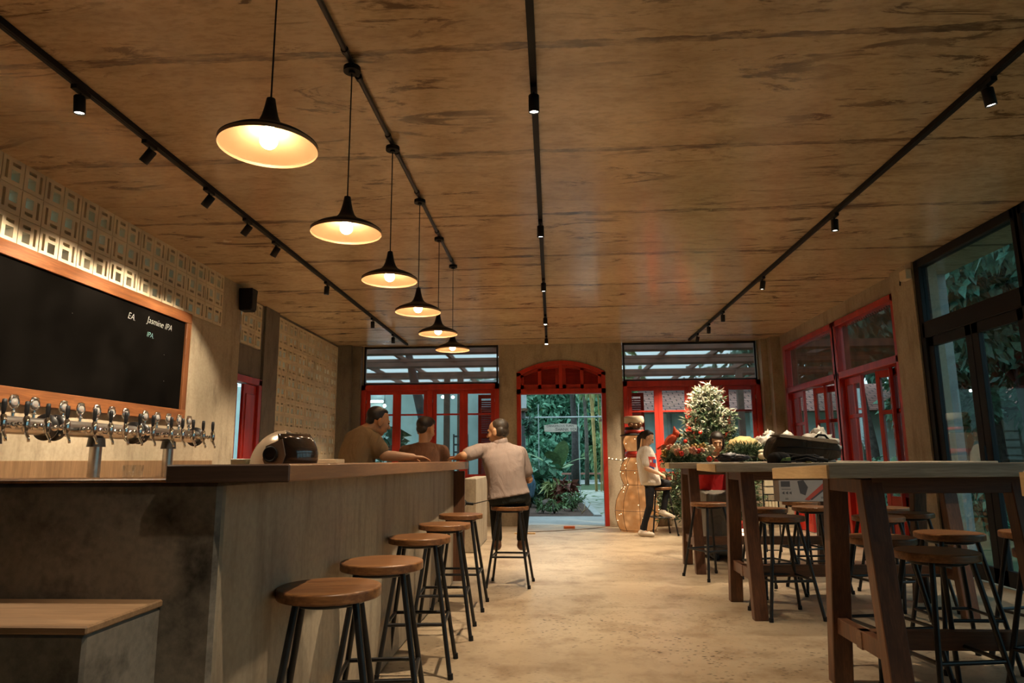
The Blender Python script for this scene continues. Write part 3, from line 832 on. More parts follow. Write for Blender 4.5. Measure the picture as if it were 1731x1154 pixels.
# plug and cable at the far end of the bar
t = thing('power_plug', 'black plug and cable sticking out of the far end of the bar', 'plug', (-.89, 6.80, .74))
part('plug_body', m_black, t, lambda m: (m.cyl((0, 0, 0), (0, .05, 0), .042, n=20), m.cyl((.02, .02, 0), (.11, .02, -.01), .016, .012, n=12)))
part('plug_ring', m_chrome, t, lambda m: m.torus((.03, .02, 0), .022, .007, 16, 8, Matrix.Rotation(pi / 2, 3, 'Y')))
part('cable', m_black, t, lambda m: m.tube([(.10, .02, -.01), (.2, .5, -.005), (.22, 1.6, -.02)], .005, 6))
struct('wall_low', m_conc, lambda m: m.box(-1.16, -.985, 8.9, 10.4, 0, .92), .01)

# ================================================================== stools
def make_stool():
    t = thing('bar_stool', 'x', 'stool')
    part('seat', m_seat, t, lambda m: m.lathe([(.001, .684), (.170, .684), (.174, .684), (.1785, .6855), (.180, .6885), (.180, .691), (.180, .712), (.180, .7145), (.1785, .7180), (.1745, .7203), (.171, .7205), (.168, .7205), (.001, .7205)], n=40))
    part('seat_ring', m_blackmet, t, lambda m: m.torus((0, 0, .674), .118, .0105, 32, 8))
    tp, bt = .098, .195
    for sx in (-1, 1):
        for sy in (-1, 1):
            l = part('leg', m_blackmet, t, lambda m, sx=sx, sy=sy: m.cyl((sx * tp, sy * tp, .678), (sx * bt, sy * bt, .012), .0125, n=12))
            part('foot_cap', m_black, l, lambda m, sx=sx, sy=sy: m.cyl((sx * (bt + .001), sy * (bt + .001), .03), (sx * (bt + .003), sy * (bt + .003), 0), .0155, n=12))
    k = tp + (bt - tp) * (.678 - .27) / .666
    for a, b in (((-k, -k), (k, -k)), ((k, -k), (k, k)), ((k, k), (-k, k)), ((-k, k), (-k, -k))):
        part('footrest', m_blackmet, t, lambda m, a=a, b=b: m.cyl((*a, .27), (*b, .27), .0095, n=10))
    return t
stool0 = make_stool()
STOOLS = [
 (-.79, 2.47, 12, 'wooden bar stool nearest the camera along the bar'), (-.755, 3.08, 8, 'second bar stool from the camera along the bar'),
 (-.775, 4.05, 4, 'third bar stool from the camera along the bar'), (-.755, 4.85, 3, 'fourth bar stool from the camera along the bar'),
 (-.755, 5.70, 0, 'fifth bar stool along the bar, next to the seated man'), (-.415, 6.68, -4, 'stool under the man in the grey shirt'),
 (1.66, 10.98, 9, 'stool under the woman in the white printed t-shirt'), (-1.33, 7.06, 0, 'stool under the man in the brown shirt beyond the bar'),
 (1.55, 7.10, 25, 'stool under the left end of the tall table carrying the wreath'),
 (1.71, 5.44, 6, 'stool in front of the middle tall table, next to its left frame'), (2.42, 5.40, 14, 'stool in front of the middle tall table, further from its left frame'),
 (1.86, 6.27, 20, 'stool behind the middle tall table, left of the pair'), (2.33, 6.45, 5, 'stool behind the middle tall table, right of the pair'),
 (2.50, 7.24, 12, 'stool carrying the power tool box'), (2.93, 6.35, 30, 'stool behind the middle tall table near its right frame'), (2.80, 5.72, 0, 'stool tucked beneath the middle tall table at its right'),
 (1.80, 4.02, 10, 'stool behind the nearest tall table, beside its left frame'), (2.28, 4.22, 0, 'stool behind the nearest tall table, second from its left frame'), (2.78, 4.25, 15, 'stool behind the nearest tall table, third from its left frame'),
 (1.78, 3.42, 9, 'stool in front of the nearest tall table, lit orange brown seat'), (2.32, 3.40, 18, 'stool in front of the nearest tall table, cut by the right edge')]
for i, (x, y, r, lab) in enumerate(STOOLS):
    o = stool0 if i == 0 else copy_tree(stool0)
    shift(o, (x, y, 0), radians(r), lab, 'stools along the bar' if i < 5 else 'stools around the tall tables' if i >= 8 else None)
STOOL_Z = .7205

# ================================================================== tall tables
def a_frame(t, x, sgn=(1, 1)):
    for s in (-1, 1):
        part('leg', m_legwood, t, lambda m, s=s: m.hexa([(x - .05, s * .335 - .038, 0), (x + .05, s * .335 - .038, 0), (x + .05, s * .335 + .038, 0), (x - .05, s * .335 + .038, 0)],
             [(x - .05, s * .19 - .038, 1.05), (x + .05, s * .19 - .038, 1.05), (x + .05, s * .19 + .038, 1.05), (x - .05, s * .19 + .038, 1.05)]), .004)
    part('cross_rail', m_legwood, t, lambda m: m.hexa([(x - .025, -.31, .255), (x + .025, -.31, .255), (x + .025, .31, .255), (x - .025, .31, .255)], [(x - .025, -.30, .335), (x + .025, -.30, .335), (x + .025, .30, .335), (x - .025, .30, .335)]), .003)
    part('cross_rail', m_legwood, t, lambda m: m.box(x - .045, x + .045, -.19, .19, .985, 1.05), .003)
def table(y0, y1, label, zt, x0=1.2, x1=3.2, tilt=0.0, dx=.05):
    """x0 left end; the far edge may sit a little lower (tilt, metres)"""
    yc = (y0 + y1) / 2
    t = thing('tall_table', label, 'table', (0, yc, 0), 0, 'tall wooden tables with A-frame legs')
    a, b = y0 - yc, y1 - yc
    part('tabletop', m_sidewood, t, lambda m: m.hexa([(x0, a, zt - .06), (x1, a, zt - .055), (x1, b, zt - .06 - tilt), (x0 + dx, b, zt - .06 - tilt)],
         [(x0, a, zt), (x1, a, zt + .006), (x1, b, zt - tilt + .006), (x0 + dx, b, zt - tilt)]), .003)
    part('end_board', m_endgrain, t, lambda m: m.hexa([(x0 - .008, a + .002, zt - .0605), (x0, a + .002, zt - .0605), (x0 + dx, b - .002, zt - .0605 - tilt), (x0 + dx - .008, b - .002, zt - .0605 - tilt)],
         [(x0 - .008, a + .002, zt - .003), (x0, a + .002, zt - .003), (x0 + dx, b - .002, zt - .003 - tilt), (x0 + dx - .008, b - .002, zt - .003 - tilt)]))
    for x in (1.48, x1 - .25): a_frame(t, x)
    part('apron', m_legwoodx, t, lambda m: m.box(1.48, x1 - .15, -.23, -.19, .985, zt - .062), .003)
    part('apron', m_legwoodx, t, lambda m: m.box(1.48, x1 - .15, .19, .23, .985, zt - .062 - tilt), .003)
    part('stretcher', m_legwoodx, t, lambda m: m.box(1.45, x1 - .2, -.03, .03, .25, .335), .003)
    return t
table(7.20, 8.10, 'tall table furthest from the camera, carrying the wreath', 1.112)
table(5.18, 6.08, 'middle tall table, carrying the black backpack', 1.112)
t3 = table(3.10, 4.02, 'nearest full tall table, with an empty top', 1.122, tilt=.026)
part('leg', m_legwood, t3, lambda m: m.hexa([(2.10, -.373, 0), (2.20, -.373, 0), (2.20, -.297, 0), (2.10, -.297, 0)], [(2.10, -.228, 1.05), (2.20, -.228, 1.05), (2.20, -.152, 1.05), (2.10, -.152, 1.05)]), .004)
table(1.00, 1.78, 'tall table at the right edge, only its sawn corner in view', 1.115, tilt=.0, x0=1.14, dx=.012)
# ================================================================== foliage helpers
def np_mesh(name, V, Fq, mats, parent=None, midx=None, smooth=False):
    me = bpy.data.meshes.new(name)
    nv, nf = len(V), len(Fq); k = Fq.shape[1]
    me.vertices.add(nv); me.vertices.foreach_set('co', V.astype(np.float32).ravel())
    me.loops.add(nf * k); me.loops.foreach_set('vertex_index', Fq.astype(np.int32).ravel())
    me.polygons.add(nf); me.polygons.foreach_set('loop_start', np.arange(0, nf * k, k, dtype=np.int32))
    for m in (mats if isinstance(mats, (list, tuple)) else [mats]): me.materials.append(m)
    if midx is not None: me.polygons.foreach_set('material_index', midx.astype(np.int32))
    me.update(calc_edges=True); me.validate()
    o = bpy.data.objects.new(name, me)
    return link(o, parent)

def unit(a): return a / np.maximum(np.linalg.norm(a, axis=1, keepdims=True), 1e-9)

def leaves(name, parent, mats, P, D, L, Wd, seed=0, bend=.25, midx=None):
    """leaf blades: base points P, directions D, lengths L, half widths Wd"""
    r = np.random.default_rng(seed); n = len(P)
    D = unit(D); A = r.normal(size=(n, 3)); S = unit(np.cross(D, A)); U = np.cross(S, D)
    L = np.broadcast_to(L, (n,))[:, None]; Wd = np.broadcast_to(Wd, (n,))[:, None]
    mid = P + D * L * .45 + U * L * .06
    tip = P + D * L - np.array([0, 0, 1.0]) * L * bend
    V = np.concatenate([P, mid + S * Wd, tip, mid - S * Wd])
    i = np.arange(n); Fq = np.stack([i, i + n, i + 2 * n, i + 3 * n], 1)
    return np_mesh(name, V, Fq, mats, parent, midx)

def blob(r, n, c, rad, shell=.55):
    d = unit(r.normal(size=(n, 3))); q = (shell + (1 - shell) * r.random(n)) [:, None]
    return np.array(c) + d * q * np.array(rad), d

def foliage(name, lo, hi, rough=.55, scale=2.2):
    k = N(name)
    a = k.noise(scale, 3, k.co()); b = k.noise(scale * 9, 2, k.co())
    c = k.mix(k.ramp(a, [(.35, 0.0), (.65, 1.0)]), lo, hi)
    c = k.mix(k.math('MULTIPLY', k.ramp(b, [(.4, 0.0), (.7, 1.0)]), .5), c, tuple(min(1, q * 1.7) for q in hi))
    k.bsdf(c, rough, 0, None, .35)
    return k.m
m_leafteal = foliage('teal green leaves', (.06, .17, .115), (.13, .30, .19))
m_leafgreen = foliage('mid green leaves', (.08, .17, .075), (.19, .31, .14))
m_leafyel = foliage('yellow green leaves', (.20, .26, .09), (.34, .38, .16))
m_leafdark = foliage('dark glossy leaves', (.03, .085, .06), (.08, .19, .125), .4)
m_leafred = foliage('red brown leaves', (.13, .045, .032), (.22, .085, .055))
m_bark = simple('grey brown bark', (.12, .10, .085), .85, var=.4, scale=9, bump=.5, bscale=30)
m_barkdark = simple('dark bark', (.06, .05, .05), .85, var=.4, scale=9, bump=.5, bscale=30)
m_bamboo = simple('yellow bamboo', (.42, .30, .11), .5, var=.3, scale=5)

def tree(label, base, top, r0, crowns, mat, bark, seed, n=2200, size=.3, group='trees in the garden'):
    b = Vector(base); t = Vector(top)
    root = thing('tree', label, 'tree', base, 0, group)
    d = t - b
    part('trunk', bark, root, lambda m: (m.tube([(0, 0, 0), d * .35 + Vector((.05, 0, 0)), d * .7, d], [r0, r0 * .8, r0 * .62, r0 * .4], 10),
         [m.tube([d * .75, (Vector(c) - b) * .6 + d * .35, Vector(c) - b], [r0 * .4, r0 * .25, .02], 7) for c, _ in crowns]))
    r = np.random.default_rng(seed); Ps = []; Ds = []
    for c, rad in crowns:
        k = n // len(crowns); nc = 26
        cc, _ = blob(r, nc, np.array(c) - np.array(base), rad, .35)
        for q in range(nc):
            P, D = blob(r, k // nc, cc[q], np.array(rad) * .34, .3); Ps.append(P); Ds.append(D + np.array([0, 0, -.25]) + r.normal(size=P.shape) * .5)
    P = np.concatenate(Ps); D = np.concatenate(Ds)
    L = size * (.6 + .8 * r.random(len(P)))
    leaves('crown', root, mat, P, D, L, L * .26, seed)
    return root

def shrub(name, label, cat, base, h, spread, n, mat, seed, size=.16, group=None, stemmat=None, arch=.6, wid=.2):
    """stems that arch outwards, carrying leaves along their length"""
    root = thing(name, label, cat, base, 0, group)
    r = np.random.default_rng(seed); Ps = []; Ds = []; st = MB()
    for i in range(n):
        a = r.random() * 2 * pi; s = spread * (.3 + .7 * r.random()); hh = h * (.6 + .4 * r.random())
        pts = [Vector((s * cos(a) * t ** 1.6, s * sin(a) * t ** 1.6, hh * (t - arch * .35 * t * t * t))) for t in (0, .3, .6, .85, 1)]
        st.tube(pts, [.008, .007, .006, .004, .002], 5)
        for j in range(9):
            t = .2 + .8 * r.random(); q = min(int(t * 4), 3); f = t * 4 - q
            Ps.append(np.array(pts[q].lerp(pts[min(q + 1, 4)], f))); Ds.append(r.normal(size=3) * .7 + np.array([cos(a), sin(a), .3]))
    st.build('stem', stemmat or m_bark, root)
    P = np.array(Ps); L = size * (.6 + .8 * r.random(len(P)))
    leaves('foliage', root, mat, P, np.array(Ds), L, L * wid, seed)
    return root

# ================================================================== ground outside
def ground_material():
    k = N('grass and soil'); a = k.noise(1.3, 6, k.co()); b = k.noise(25, 3, k.co())
    c = k.mix(k.ramp(a, [(.35, 0.0), (.65, 1.0)]), (.045, .085, .04), (.10, .16, .075)); c = k.mix(k.math('MULTIPLY', b, .5), c, (.05, .06, .035))
    k.bsdf(c, .9, 0, k.bump(b, .6, .03), .2); return k.m
def path_material():
    k = N('stepping stones in grass'); v = k.co((.9, 1.3, 1))
    d = k.vor(2.0, v, 'DISTANCE_TO_EDGE'); cell = k.vor(2.4, v, 'F1', 1)
    stone = k.mix(k.ramp(k.noise(9, 4, k.co()), [(.3, 0.0), (.7, 1.0)]), (.34, .35, .32), (.56, .55, .50))
    grass = k.mix(k.noise(30, 3, k.co()), (.05, .10, .04), (.12, .2, .08))
    k.bsdf(k.mix(k.ramp(d, [(.035, 0.0), (.07, 1.0)]), grass, stone), .8, 0, None, .3); return k.m
m_ground = ground_material()
m_soil = simple('brown soil', (.10, .055, .038), .95, var=.5, scale=14, bump=.8, bscale=40)
m_pale = simple('pale kerb concrete', (.40, .42, .41), .7, var=.15)
def terrain(m):
    m.box(-40, 60, YF + .22, 90, -.3, -.03); m.box(XR + .2, 60, -20, YF + .22, -.3, -.03); m.box(-40, -4.3, -20, YF + .22, -.3, -.03)
struct('terrain', m_ground, terrain)
struct('soil_bed', m_soil, lambda m: m.hexa([(-2.6, 14.6, -.03), (.88, 14.6, -.03), (.66, 27, -.03), (-2.6, 27, -.03)], [(-2.6, 14.6, .02), (.88, 14.6, .0), (.66, 27, .05), (-2.6, 27, .08)]))
struct('path', path_material(), lambda m: m.hexa([(.98, 14.6, -.03), (3.6, 14.6, -.03), (3.6, 27, -.03), (.78, 27, -.03)], [(.98, 14.6, -.005), (3.6, 14.6, -.005), (3.6, 27, -.005), (.78, 27, -.005)]))
struct('kerb', m_pale, lambda m: m.hexa([(.84, 14.55, -.03), (.99, 14.55, -.03), (.80, 27, -.03), (.65, 27, -.03)], [(.84, 14.55, .03), (.99, 14.55, .03), (.80, 27, .03), (.65, 27, .03)]))

# ================================================================== garden seen through the doorway
t = thing('hanging_sign', 'weathered wooden sign hanging from a pipe in the garden', 'sign', (.25, 20.0, 1.95))
m_signwood = wood('weathered sign board', (.62, .50, .42), (.80, .68, .58), (.2, .16, .14), 'x', .8)
part('board', m_signwood, t, lambda m: m.prism([(-.47, .01), (-.2, -.012), (.2, .005), (.47, .012), (.475, .20), (.25, .235), (.0, .24), (-.3, .215), (-.475, .195)], -.012, .012))
m_ink = simple('dark sign paint', (.045, .04, .04), .8)
for txt, x, z, s in (('DANGEROUS TURN', -.41, .14, .088), ('THANK YOU!', -.16, .03, .115)):
    o = lettering('lettering', txt, s, m_ink, t)
    o.location = (x, -.014, z); o.rotation_euler = (pi / 2, 0, 0)
part('hanger', m_blackmet, t, lambda m: [m.cyl((x, 0, .21), (x, 0, .405), .005, n=6) for x in (-.32, .33)])
t = thing('pipe_frame', 'thin pale pipe frame carrying the wooden sign', 'frame', (.25, 20.0, 0))
part('crossbar', simple('galvanised pipe', (.42, .47, .48), .4, .4), t, lambda m: m.cyl((-1.2, 0, 2.37), (1.5, 0, 2.37), .022, n=10))
for x in (-.64, .53): part('post', simple('galvanised post', (.42, .50, .50), .4, .4), t, lambda m, x=x: m.cyl((x, 0, 0), (x, 0, 2.75), .014, n=8))

t = thing('garden_shed', 'grey slatted shed corner with pale fascia at the left of the garden', 'shed', (-1.0, 18.4, 0))
part('wall', simple('grey slats', (.17, .17, .18), .8, var=.3, scale=20, stretch=(1, 1, .02)), t, lambda m: [m.box(-.9 + i * .12, -.80 + i * .12, 0, .3, 0, 2.42) for i in range(10)])
part('roof_edge', simple('brown roof edge', (.22, .11, .06), .7), t, lambda m: m.hexa([(-.9, -.3, 2.40), (.28, -.3, 2.44), (.30, .3, 2.44), (-.9, .3, 2.40)], [(-.9, -.3, 2.46), (.36, -.3, 2.50), (.38, .3, 2.50), (-.9, .3, 2.46)]))
part('fascia', simple('pale blue panel', (.50, .58, .62), .6), t, lambda m: m.box(-.9, .32, .05, .2, 2.53, 3.3))
shrub('hanging_plant', 'dark trailing plant hanging at the corner of the grey shed', 'plant', (-.62, 18.1, 1.62), .82, .12, 14, m_leafdark, 5, .16, None, m_barkdark, .2)

# planting bed
def banana(label, base, h, n, seed, mat):
    root = thing('banana_plant', label, 'plant', base); r = random.Random(seed)
    part('stem', m_leafyel, root, lambda m: m.tube([(0, 0, 0), (.02, 0, h * .3), (.0, .02, h * .6)], [.06, .05, .03], 8))
    for i in range(n):
        a = 2 * pi * i / n + r.uniform(-.3, .3); L = h * r.uniform(.55, .8); up = r.uniform(.3, .95)
        def f(m, a=a, L=L, up=up):
            vs = []; k = 9
            for j in range(k + 1):
                t = j / k; x = L * t * (1 - .25 * t) * (1.1 - .6 * up); z = h * .45 + L * up * (t - .75 * t * t * (1.3 - up)); w = .11 * h * sin(pi * min(1, .08 + t * .92)) ** .7
                for s in (-1, 0, 1): vs.append((x * cos(a) - s * w * sin(a), x * sin(a) + s * w * cos(a), z - abs(s) * .02))
            m.add(vs, [(j * 3 + q, j * 3 + q + 1, j * 3 + q + 4, j * 3 + q + 3) for j in range(k) for q in (0, 1)], True)
        part('leaf', mat, root, f)
    return root
banana('young banana plant with one upright leaf in the garden bed', (.12, 18.8, 0), 1.95, 6, 3, m_leafgreen)
SH = 'shrubs in the garden bed'
shrub('shrub', 'pale green round-leaved shrub left of the banana plant', 'shrub', (-.30, 18.0, 0), 1.45, .5, 34, m_leafteal, 11, .22, SH, None, .6, .4)
shrub('shrub', 'drooping yellow green plant in the middle of the garden bed', 'shrub', (.10, 17.2, 0), 1.05, .34, 50, m_leafyel, 12, .28, SH, None, 1.4, .09)
shrub('shrub', 'red brown leaved plant near the stone path', 'shrub', (.30, 16.9, 0), .85, .22, 18, m_leafred, 13, .24, SH, None, .9, .22)
shrub('shrub', 'low feathery green shrub beside the pale kerb', 'shrub', (.42, 15.9, 0), .50, .30, 40, m_leafgreen, 14, .12, SH, None, .5, .14)
shrub('shrub', 'small bright green seedling near the threshold', 'shrub', (-.22, 15.3, 0), .42, .16, 12, m_leafgreen, 15, .13, SH)
shrub('shrub', 'dark green clump at the left of the garden bed', 'shrub', (-.55, 17.0, 0), .75, .3, 40, m_leafdark, 16, .16, SH)
shrub('shrub', 'thin low sprout at the front of the garden bed', 'shrub', (.02, 15.2, 0), .34, .3, 16, m_leafgreen, 17, .1, SH)
o = part('dry_twig', simple('pale dry wood', (.40, .31, .19), .8), None, lambda m: (m.tube([(.60, 15.0, .02), (.66, 15.05, .10), (.68, 15.05, .26)], [.014, .012, .005], 6), m.tube([(.64, 15.03, .06), (.74, 15.05, .13), (.80, 15.06, .24)], [.012, .009, .004], 6), m.tube([(.62, 15.02, .04), (.56, 15.04, .12), (.52, 15.05, .2)], [.01, .008, .004], 6)))
tag(o, 'pale dry forked twig stuck in the soil by the kerb', 'twig')
for i, (x, lab) in enumerate(((.25, 'low red brown garden bench, left of the pair at the end of the path'), (1.85, 'low red brown garden bench at the end of the path by the bamboo'))):
    t = thing('garden_bench', lab, 'bench', (x, 36, 0), 0, 'garden benches')
    part('seat', simple('red brown bench wood', (.30, .125, .085), .6), t, lambda m: m.box(-.72, .72, -.3, .3, .40, .48))
    for sx in (-.6, .6): part('leg', m_barkdark, t, lambda m, sx=sx: m.box(sx - .05, sx + .05, -.25, .25, 0, .40))
struct('garden_slab', m_pale, lambda m: m.box(-2, 6, 34, 42, -.03, .0))
t = thing('bamboo_clump', 'clump of yellow bamboo canes at the right of the doorway view', 'bamboo', (1.72, 26, 0))
r_ = random.Random(4)
for i in range(13):
    x, y = r_.uniform(-.25, .38), r_.uniform(-.3, .3); lean = r_.uniform(-.25, .18)
    part('cane', m_bamboo, t, lambda m: m.tube([(x, y, 0), (x + lean * .4, y, 2), (x + lean, y, 4.2), (x + lean * 2, y, 6.5)], [.028, .027, .022, .012], 7))
P, D = blob(np.random.default_rng(8), 1500, (0, 0, 5.2), (1.3, 1.2, 1.9), .2)
leaves('foliage', t, m_leafyel, P, D + np.array([0, 0, -.6]), .32, .022, 8, .5)

TG = 'trees beyond the garden'
tree('straight dark trunk tree behind the wooden sign', (1.06, 33, 0), (1.0, 33, 6), .21, [((.6, 33, 6.6), (2.2, 1.6, 1.6)), ((1.8, 34, 5.6), (1.6, 1.4, 1.2))], m_leafteal, m_barkdark, 21, 2200, .34, TG)
tree('slim grey trunk tree just right of the dark trunk', (1.56, 32, 0), (1.5, 32, 6.4), .11, [((2.1, 32.5, 6.0), (1.8, 1.4, 1.9))], m_leafgreen, m_bark, 22, 1600, .34, TG)
JX = [(-3.4, 42, 2.6), (-1.6, 44, 3.4), (.2, 43, 2.4), (2.2, 45, 3.2), (4.2, 42, 2.8), (-.6, 39, 1.2), (1.6, 41, 1.1), (3.4, 38, 1.3), (-.3, 49, 3.0), (1.4, 50, 4.0)]
JL = ['left end of the green wall', 'left of centre in the green wall', 'behind the wooden sign', 'right of centre in the green wall', 'right end of the green wall', 'low in front of the green wall on the left', 'low in front of the green wall in the middle', 'low in front of the green wall on the right', 'far behind the wooden sign', 'far behind the slim grey trunk']
for i, (x, y, z) in enumerate(JX):
    tree('bushy teal green tree, ' + JL[i], (x, y, 0), (x, y, z), .14, [((x, y, z), (1.7, 1.2, z * .85 + .4)), ((x + .5, y + .5, z + 2.4), (1.7, 1.2, 1.7))] if z > 2 else [((x, y, z), (1.3, .9, z * .8 + .2))], (m_leafteal, m_leafgreen, m_leafteal)[i % 3], m_barkdark, 30 + i, 3000 if z > 2 else 1400, .42, TG)

# ================================================================== terrace outside the far windows
m_timber = simple('reddish roof timber', (.15, .075, .05), .7, var=.25, scale=6)
t = thing('pergola', 'brown timber terrace roof frame outside the far windows', 'pergola', (0, 0, 0))
for y, w in ((13.55, .16), (15.5, .20), (17.7, .22), (19.9, .22)): part('purlin', m_timber, t, lambda m, y=y, w=w: (m.box(-9, -.9, y - w, y + w, 3.28, 3.42), m.box(1.2, 7, y - w, y + w, 3.28, 3.42)))
for y in (14.75, 17.05): part('batten', m_timber, t, lambda m, y=y: (m.box(-9, -.9, y - .05, y + .05, 3.30, 3.36), m.box(1.2, 7, y - .05, y + .05, 3.30, 3.36)))
for x in (-6.6, -5.5, -4.4, -3.32, -2.2, -1.1, 1.35, 2.42, 3.5, 4.6, 5.7): part('rafter', m_timber, t, lambda m, x=x: m.box(x - .03, x + .03, 13.2, 20.2, 3.36, 3.46))
for x in (-2.62, -2.28, 4.62): part('post', m_timber, t, lambda m, x=x: m.box(x - .07, x + .07, 16.95, 17.09, -.03, 3.3))
m_wallteal = simple('pale teal render', (.58, .72, .70), .85, var=.12, scale=2)
m_tile = N('red roof tiles'); _v = m_tile.co((1, 1, 1))
_w = m_tile.n('ShaderNodeTexBrick'); m_tile.set(_w.inputs['Vector'], m_tile.co((1, 1, 1))); _w.inputs['Scale'].default_value = 1.7
_w.inputs['Color1'].default_value = (.55, .25, .19, 1); _w.inputs['Color2'].default_value = (.44, .18, .135, 1); _w.inputs['Mortar'].default_value = (.10, .04, .03, 1); _w.inputs['Mortar Size'].default_value = .03
m_tile.bsdf(_w.outputs[0], .75); m_tile = m_tile.m
def building(label, loc, w, d, h, rz, wallm, roof=True, roofh=1.7):
    t = thing('building', label, 'building', loc, rz)
    part('wall', wallm, t, lambda m: m.box(0, w, 0, d, -.05, h))
    if roof:
        part('roof', m_tile, t, lambda m: m.hexa([(-.5, -.7, h - .05), (w + .5, -.7, h - .05), (w + .5, d + .5, h - .05), (-.5, d + .5, h - .05)], [(.8, d * .48, h + roofh), (w - .8, d * .48, h + roofh), (w - .8, d * .52, h + roofh), (.8, d * .52, h + roofh)]))
    return t
b1 = building('pale teal rendered building behind the left casement window', (-13, 18.8, 0), 11.6, .6, 3.25, 0, m_wallteal, False)
b2 = building('pale building with red tile roof behind the right casement window', (2.0, 19.0, 0), 9, 3, 2.42, 0, m_wallteal, True, .85)
part('downpipe', m_pale, b2, lambda m: [m.cyl((x, -.08, 0), (x, -.08, 2.4), .06, n=10) for x in (.0, 1.2, 2.9)])
m_tubelight = emit('lit fluorescent tube', (.85, .97, 1.0), 14)
t = thing('strip_lamp', 'lit fluorescent strip lamp on the teal building outside', 'lamp', (-4.85, 18.72, 2.78))
part('tube', m_tubelight, t, lambda m: m.cyl((-.17, 0, 0), (.17, 0, 0), .03, n=10)); part('holder', m_pale, t, lambda m: m.box(-.2, .2, .02, .075, -.03, .05))
m_whitebulb = emit('lit outdoor bulb', (.95, .97, 1.0), 20)
for i, (x, y, z, lab) in enumerate(((-2.82, 17.6, 2.78, 'lit outdoor bulb under the terrace roof, left of the pair'), (-2.60, 17.9, 2.80, 'lit outdoor bulb under the terrace roof, right of the pair'), (-4.2, 17.0, 2.52, 'small lit outdoor bulb above the man behind the bar'))):
    t = thing('outdoor_bulb', lab, 'lamp', (x, y, z), 0, 'outdoor bulbs'); part('bulb', m_whitebulb, t, lambda m: m.ball((0, 0, 0), .04, 12, 8)); part('cord', m_black, t, lambda m: m.cyl((0, 0, .05), (0, 0, .6), .006, n=6))
tree('leaning dark trunk tree outside the left casement window', (-2.55, 15.9, 0), (-3.5, 15.9, 4.2), .17, [((-3.6, 16, 4.9), (1.6, 1.2, .9))], m_leafgreen, m_barkdark, 51, 900, .35, None)
shrub('fiddle_leaf_plant', 'large-leaved plant outside the window behind the first man', 'plant', (-3.72, 14.6, 0), 2.3, .6, 22, m_leafdark, 52, .34, None, m_bark, .5, .33)
t = thing('high_chair', 'dark ladder-back high chair on the terrace outside', 'chair', (-2.03, 15.6, 0), radians(20))
for sx in (-1, 1):
    for sy in (-1, 1): part('leg', m_barkdark, t, lambda m, sx=sx, sy=sy: m.beam((sx * .19, sy * .19, 0), (sx * .17, sy * .17, .78), .035, .035))
    part('back_post', m_barkdark, t, lambda m, sx=sx: m.beam((sx * .17, .17, .78), (sx * .16, .24, 1.75), .035, .035))
part('seat', m_barkdark, t, lambda m: m.box(-.21, .21, -.21, .21, .78, .82))
for z in (1.0, 1.17, 1.34, 1.51, 1.70): part('back_rail', m_barkdark, t, lambda m, z=z: m.box(-.17, .17, .17 + (z - .78) * .07, .20 + (z - .78) * .07, z - .02, z + .02))
# louvred shutters folded open outside the casements
def shutter(win, x, y, w, z0, z1, lab):
    t = bpy.data.objects.new('shutter', None); link(t, win); t.location = (x, y, z0); t['label'] = lab; h = z1 - z0
    part('shutter_frame', m_red, t, lambda m: (m.box(0, .06, 0, .035, 0, h), m.box(w - .06, w, 0, .035, 0, h), [m.box(.06, w - .06, 0, .035, z, z + .07) for z in (0, h * .48, h - .07)]))
    part('louvres', m_red, t, lambda m: [m.hexa([(.06, .0, z), (w - .06, .0, z), (w - .06, .006, z), (.06, .006, z)], [(.06, .03, z + .035), (w - .06, .03, z + .035), (w - .06, .036, z + .035), (.06, .036, z + .035)]) for z in [.08 + i * .04 for i in range(int((h - .16) / .04))]])
shutter(win1, -1.37, 12.72, .36, .82, 2.36, 'red louvred shutter open outside the window behind the bar')
shutter(win2, 1.40, 12.72, .30, .82, 2.36, 'red louvred shutter open outside the window behind the snowman')

# ================================================================== terrace and trees beyond the right wall
struct('column_outside', concrete('grey outside column', (.22, .22, .21), (.32, .32, .30), (.12, .12, .12), .8), lambda m: m.box(4.28, 4.61, 8.0, 8.35, 0, ZC))
b3 = building('long low building with red tile roof beyond the glass doors', (12.2, 34, 0), 26, 5, 2.35, radians(-90), simple('dim pale wall', (.30, .36, .36), .85), True, 1.9)
part('porch_roof', m_blackmet, b3, lambda m: m.box(-.5, 26.5, -2.2, .05, 2.18, 2.28))
part('porch_lamp', emit('lit porch bulb', (1, .8, .5), 18), b3, lambda m: [m.ball((x, -1.0, 2.08), .06, 10, 6) for x in (5, 8, 11, 14, 17, 20)])
RG = 'trees beyond the right wall'
tree('big dark-leaved tree beyond the glass doors', (8.6, 12.6, 0), (8.3, 12.6, 3.2), .2, [((6.7, 10.1, 4.0), (1.3, 1.6, 1.1)), ((7.8, 11.6, 3.5), (1.6, 1.8, 1.3)), ((7.2, 13.6, 4.4), (1.6, 1.6, 1.2)), ((9.4, 12.4, 3.4), (1.6, 1.8, 1.4))], m_leafdark, m_barkdark, 61, 15000, .20, RG)
tree('forked tree behind the mesh above the red folding doors', (8.2, 18.2, 0), (7.9, 18.2, 4.0), .22, [((7.2, 18.2, 4.6), (1.6, 1.6, 1.2)), ((9.2, 18.8, 4.8), (1.7, 1.5, 1.3))], m_leafdark, m_bark, 62, 6000, .22, RG)
tree('teal-leaved tree between the building and the glass doors', (10.2, 16.4, 0), (10.2, 16.4, 2.8), .15, [((10.0, 16.4, 3.3), (1.8, 2.2, 1.3)), ((8.8, 15.6, 2.6), (1.1, 1.2, 1.0))], m_leafteal, m_bark, 63, 7000, .22, RG)
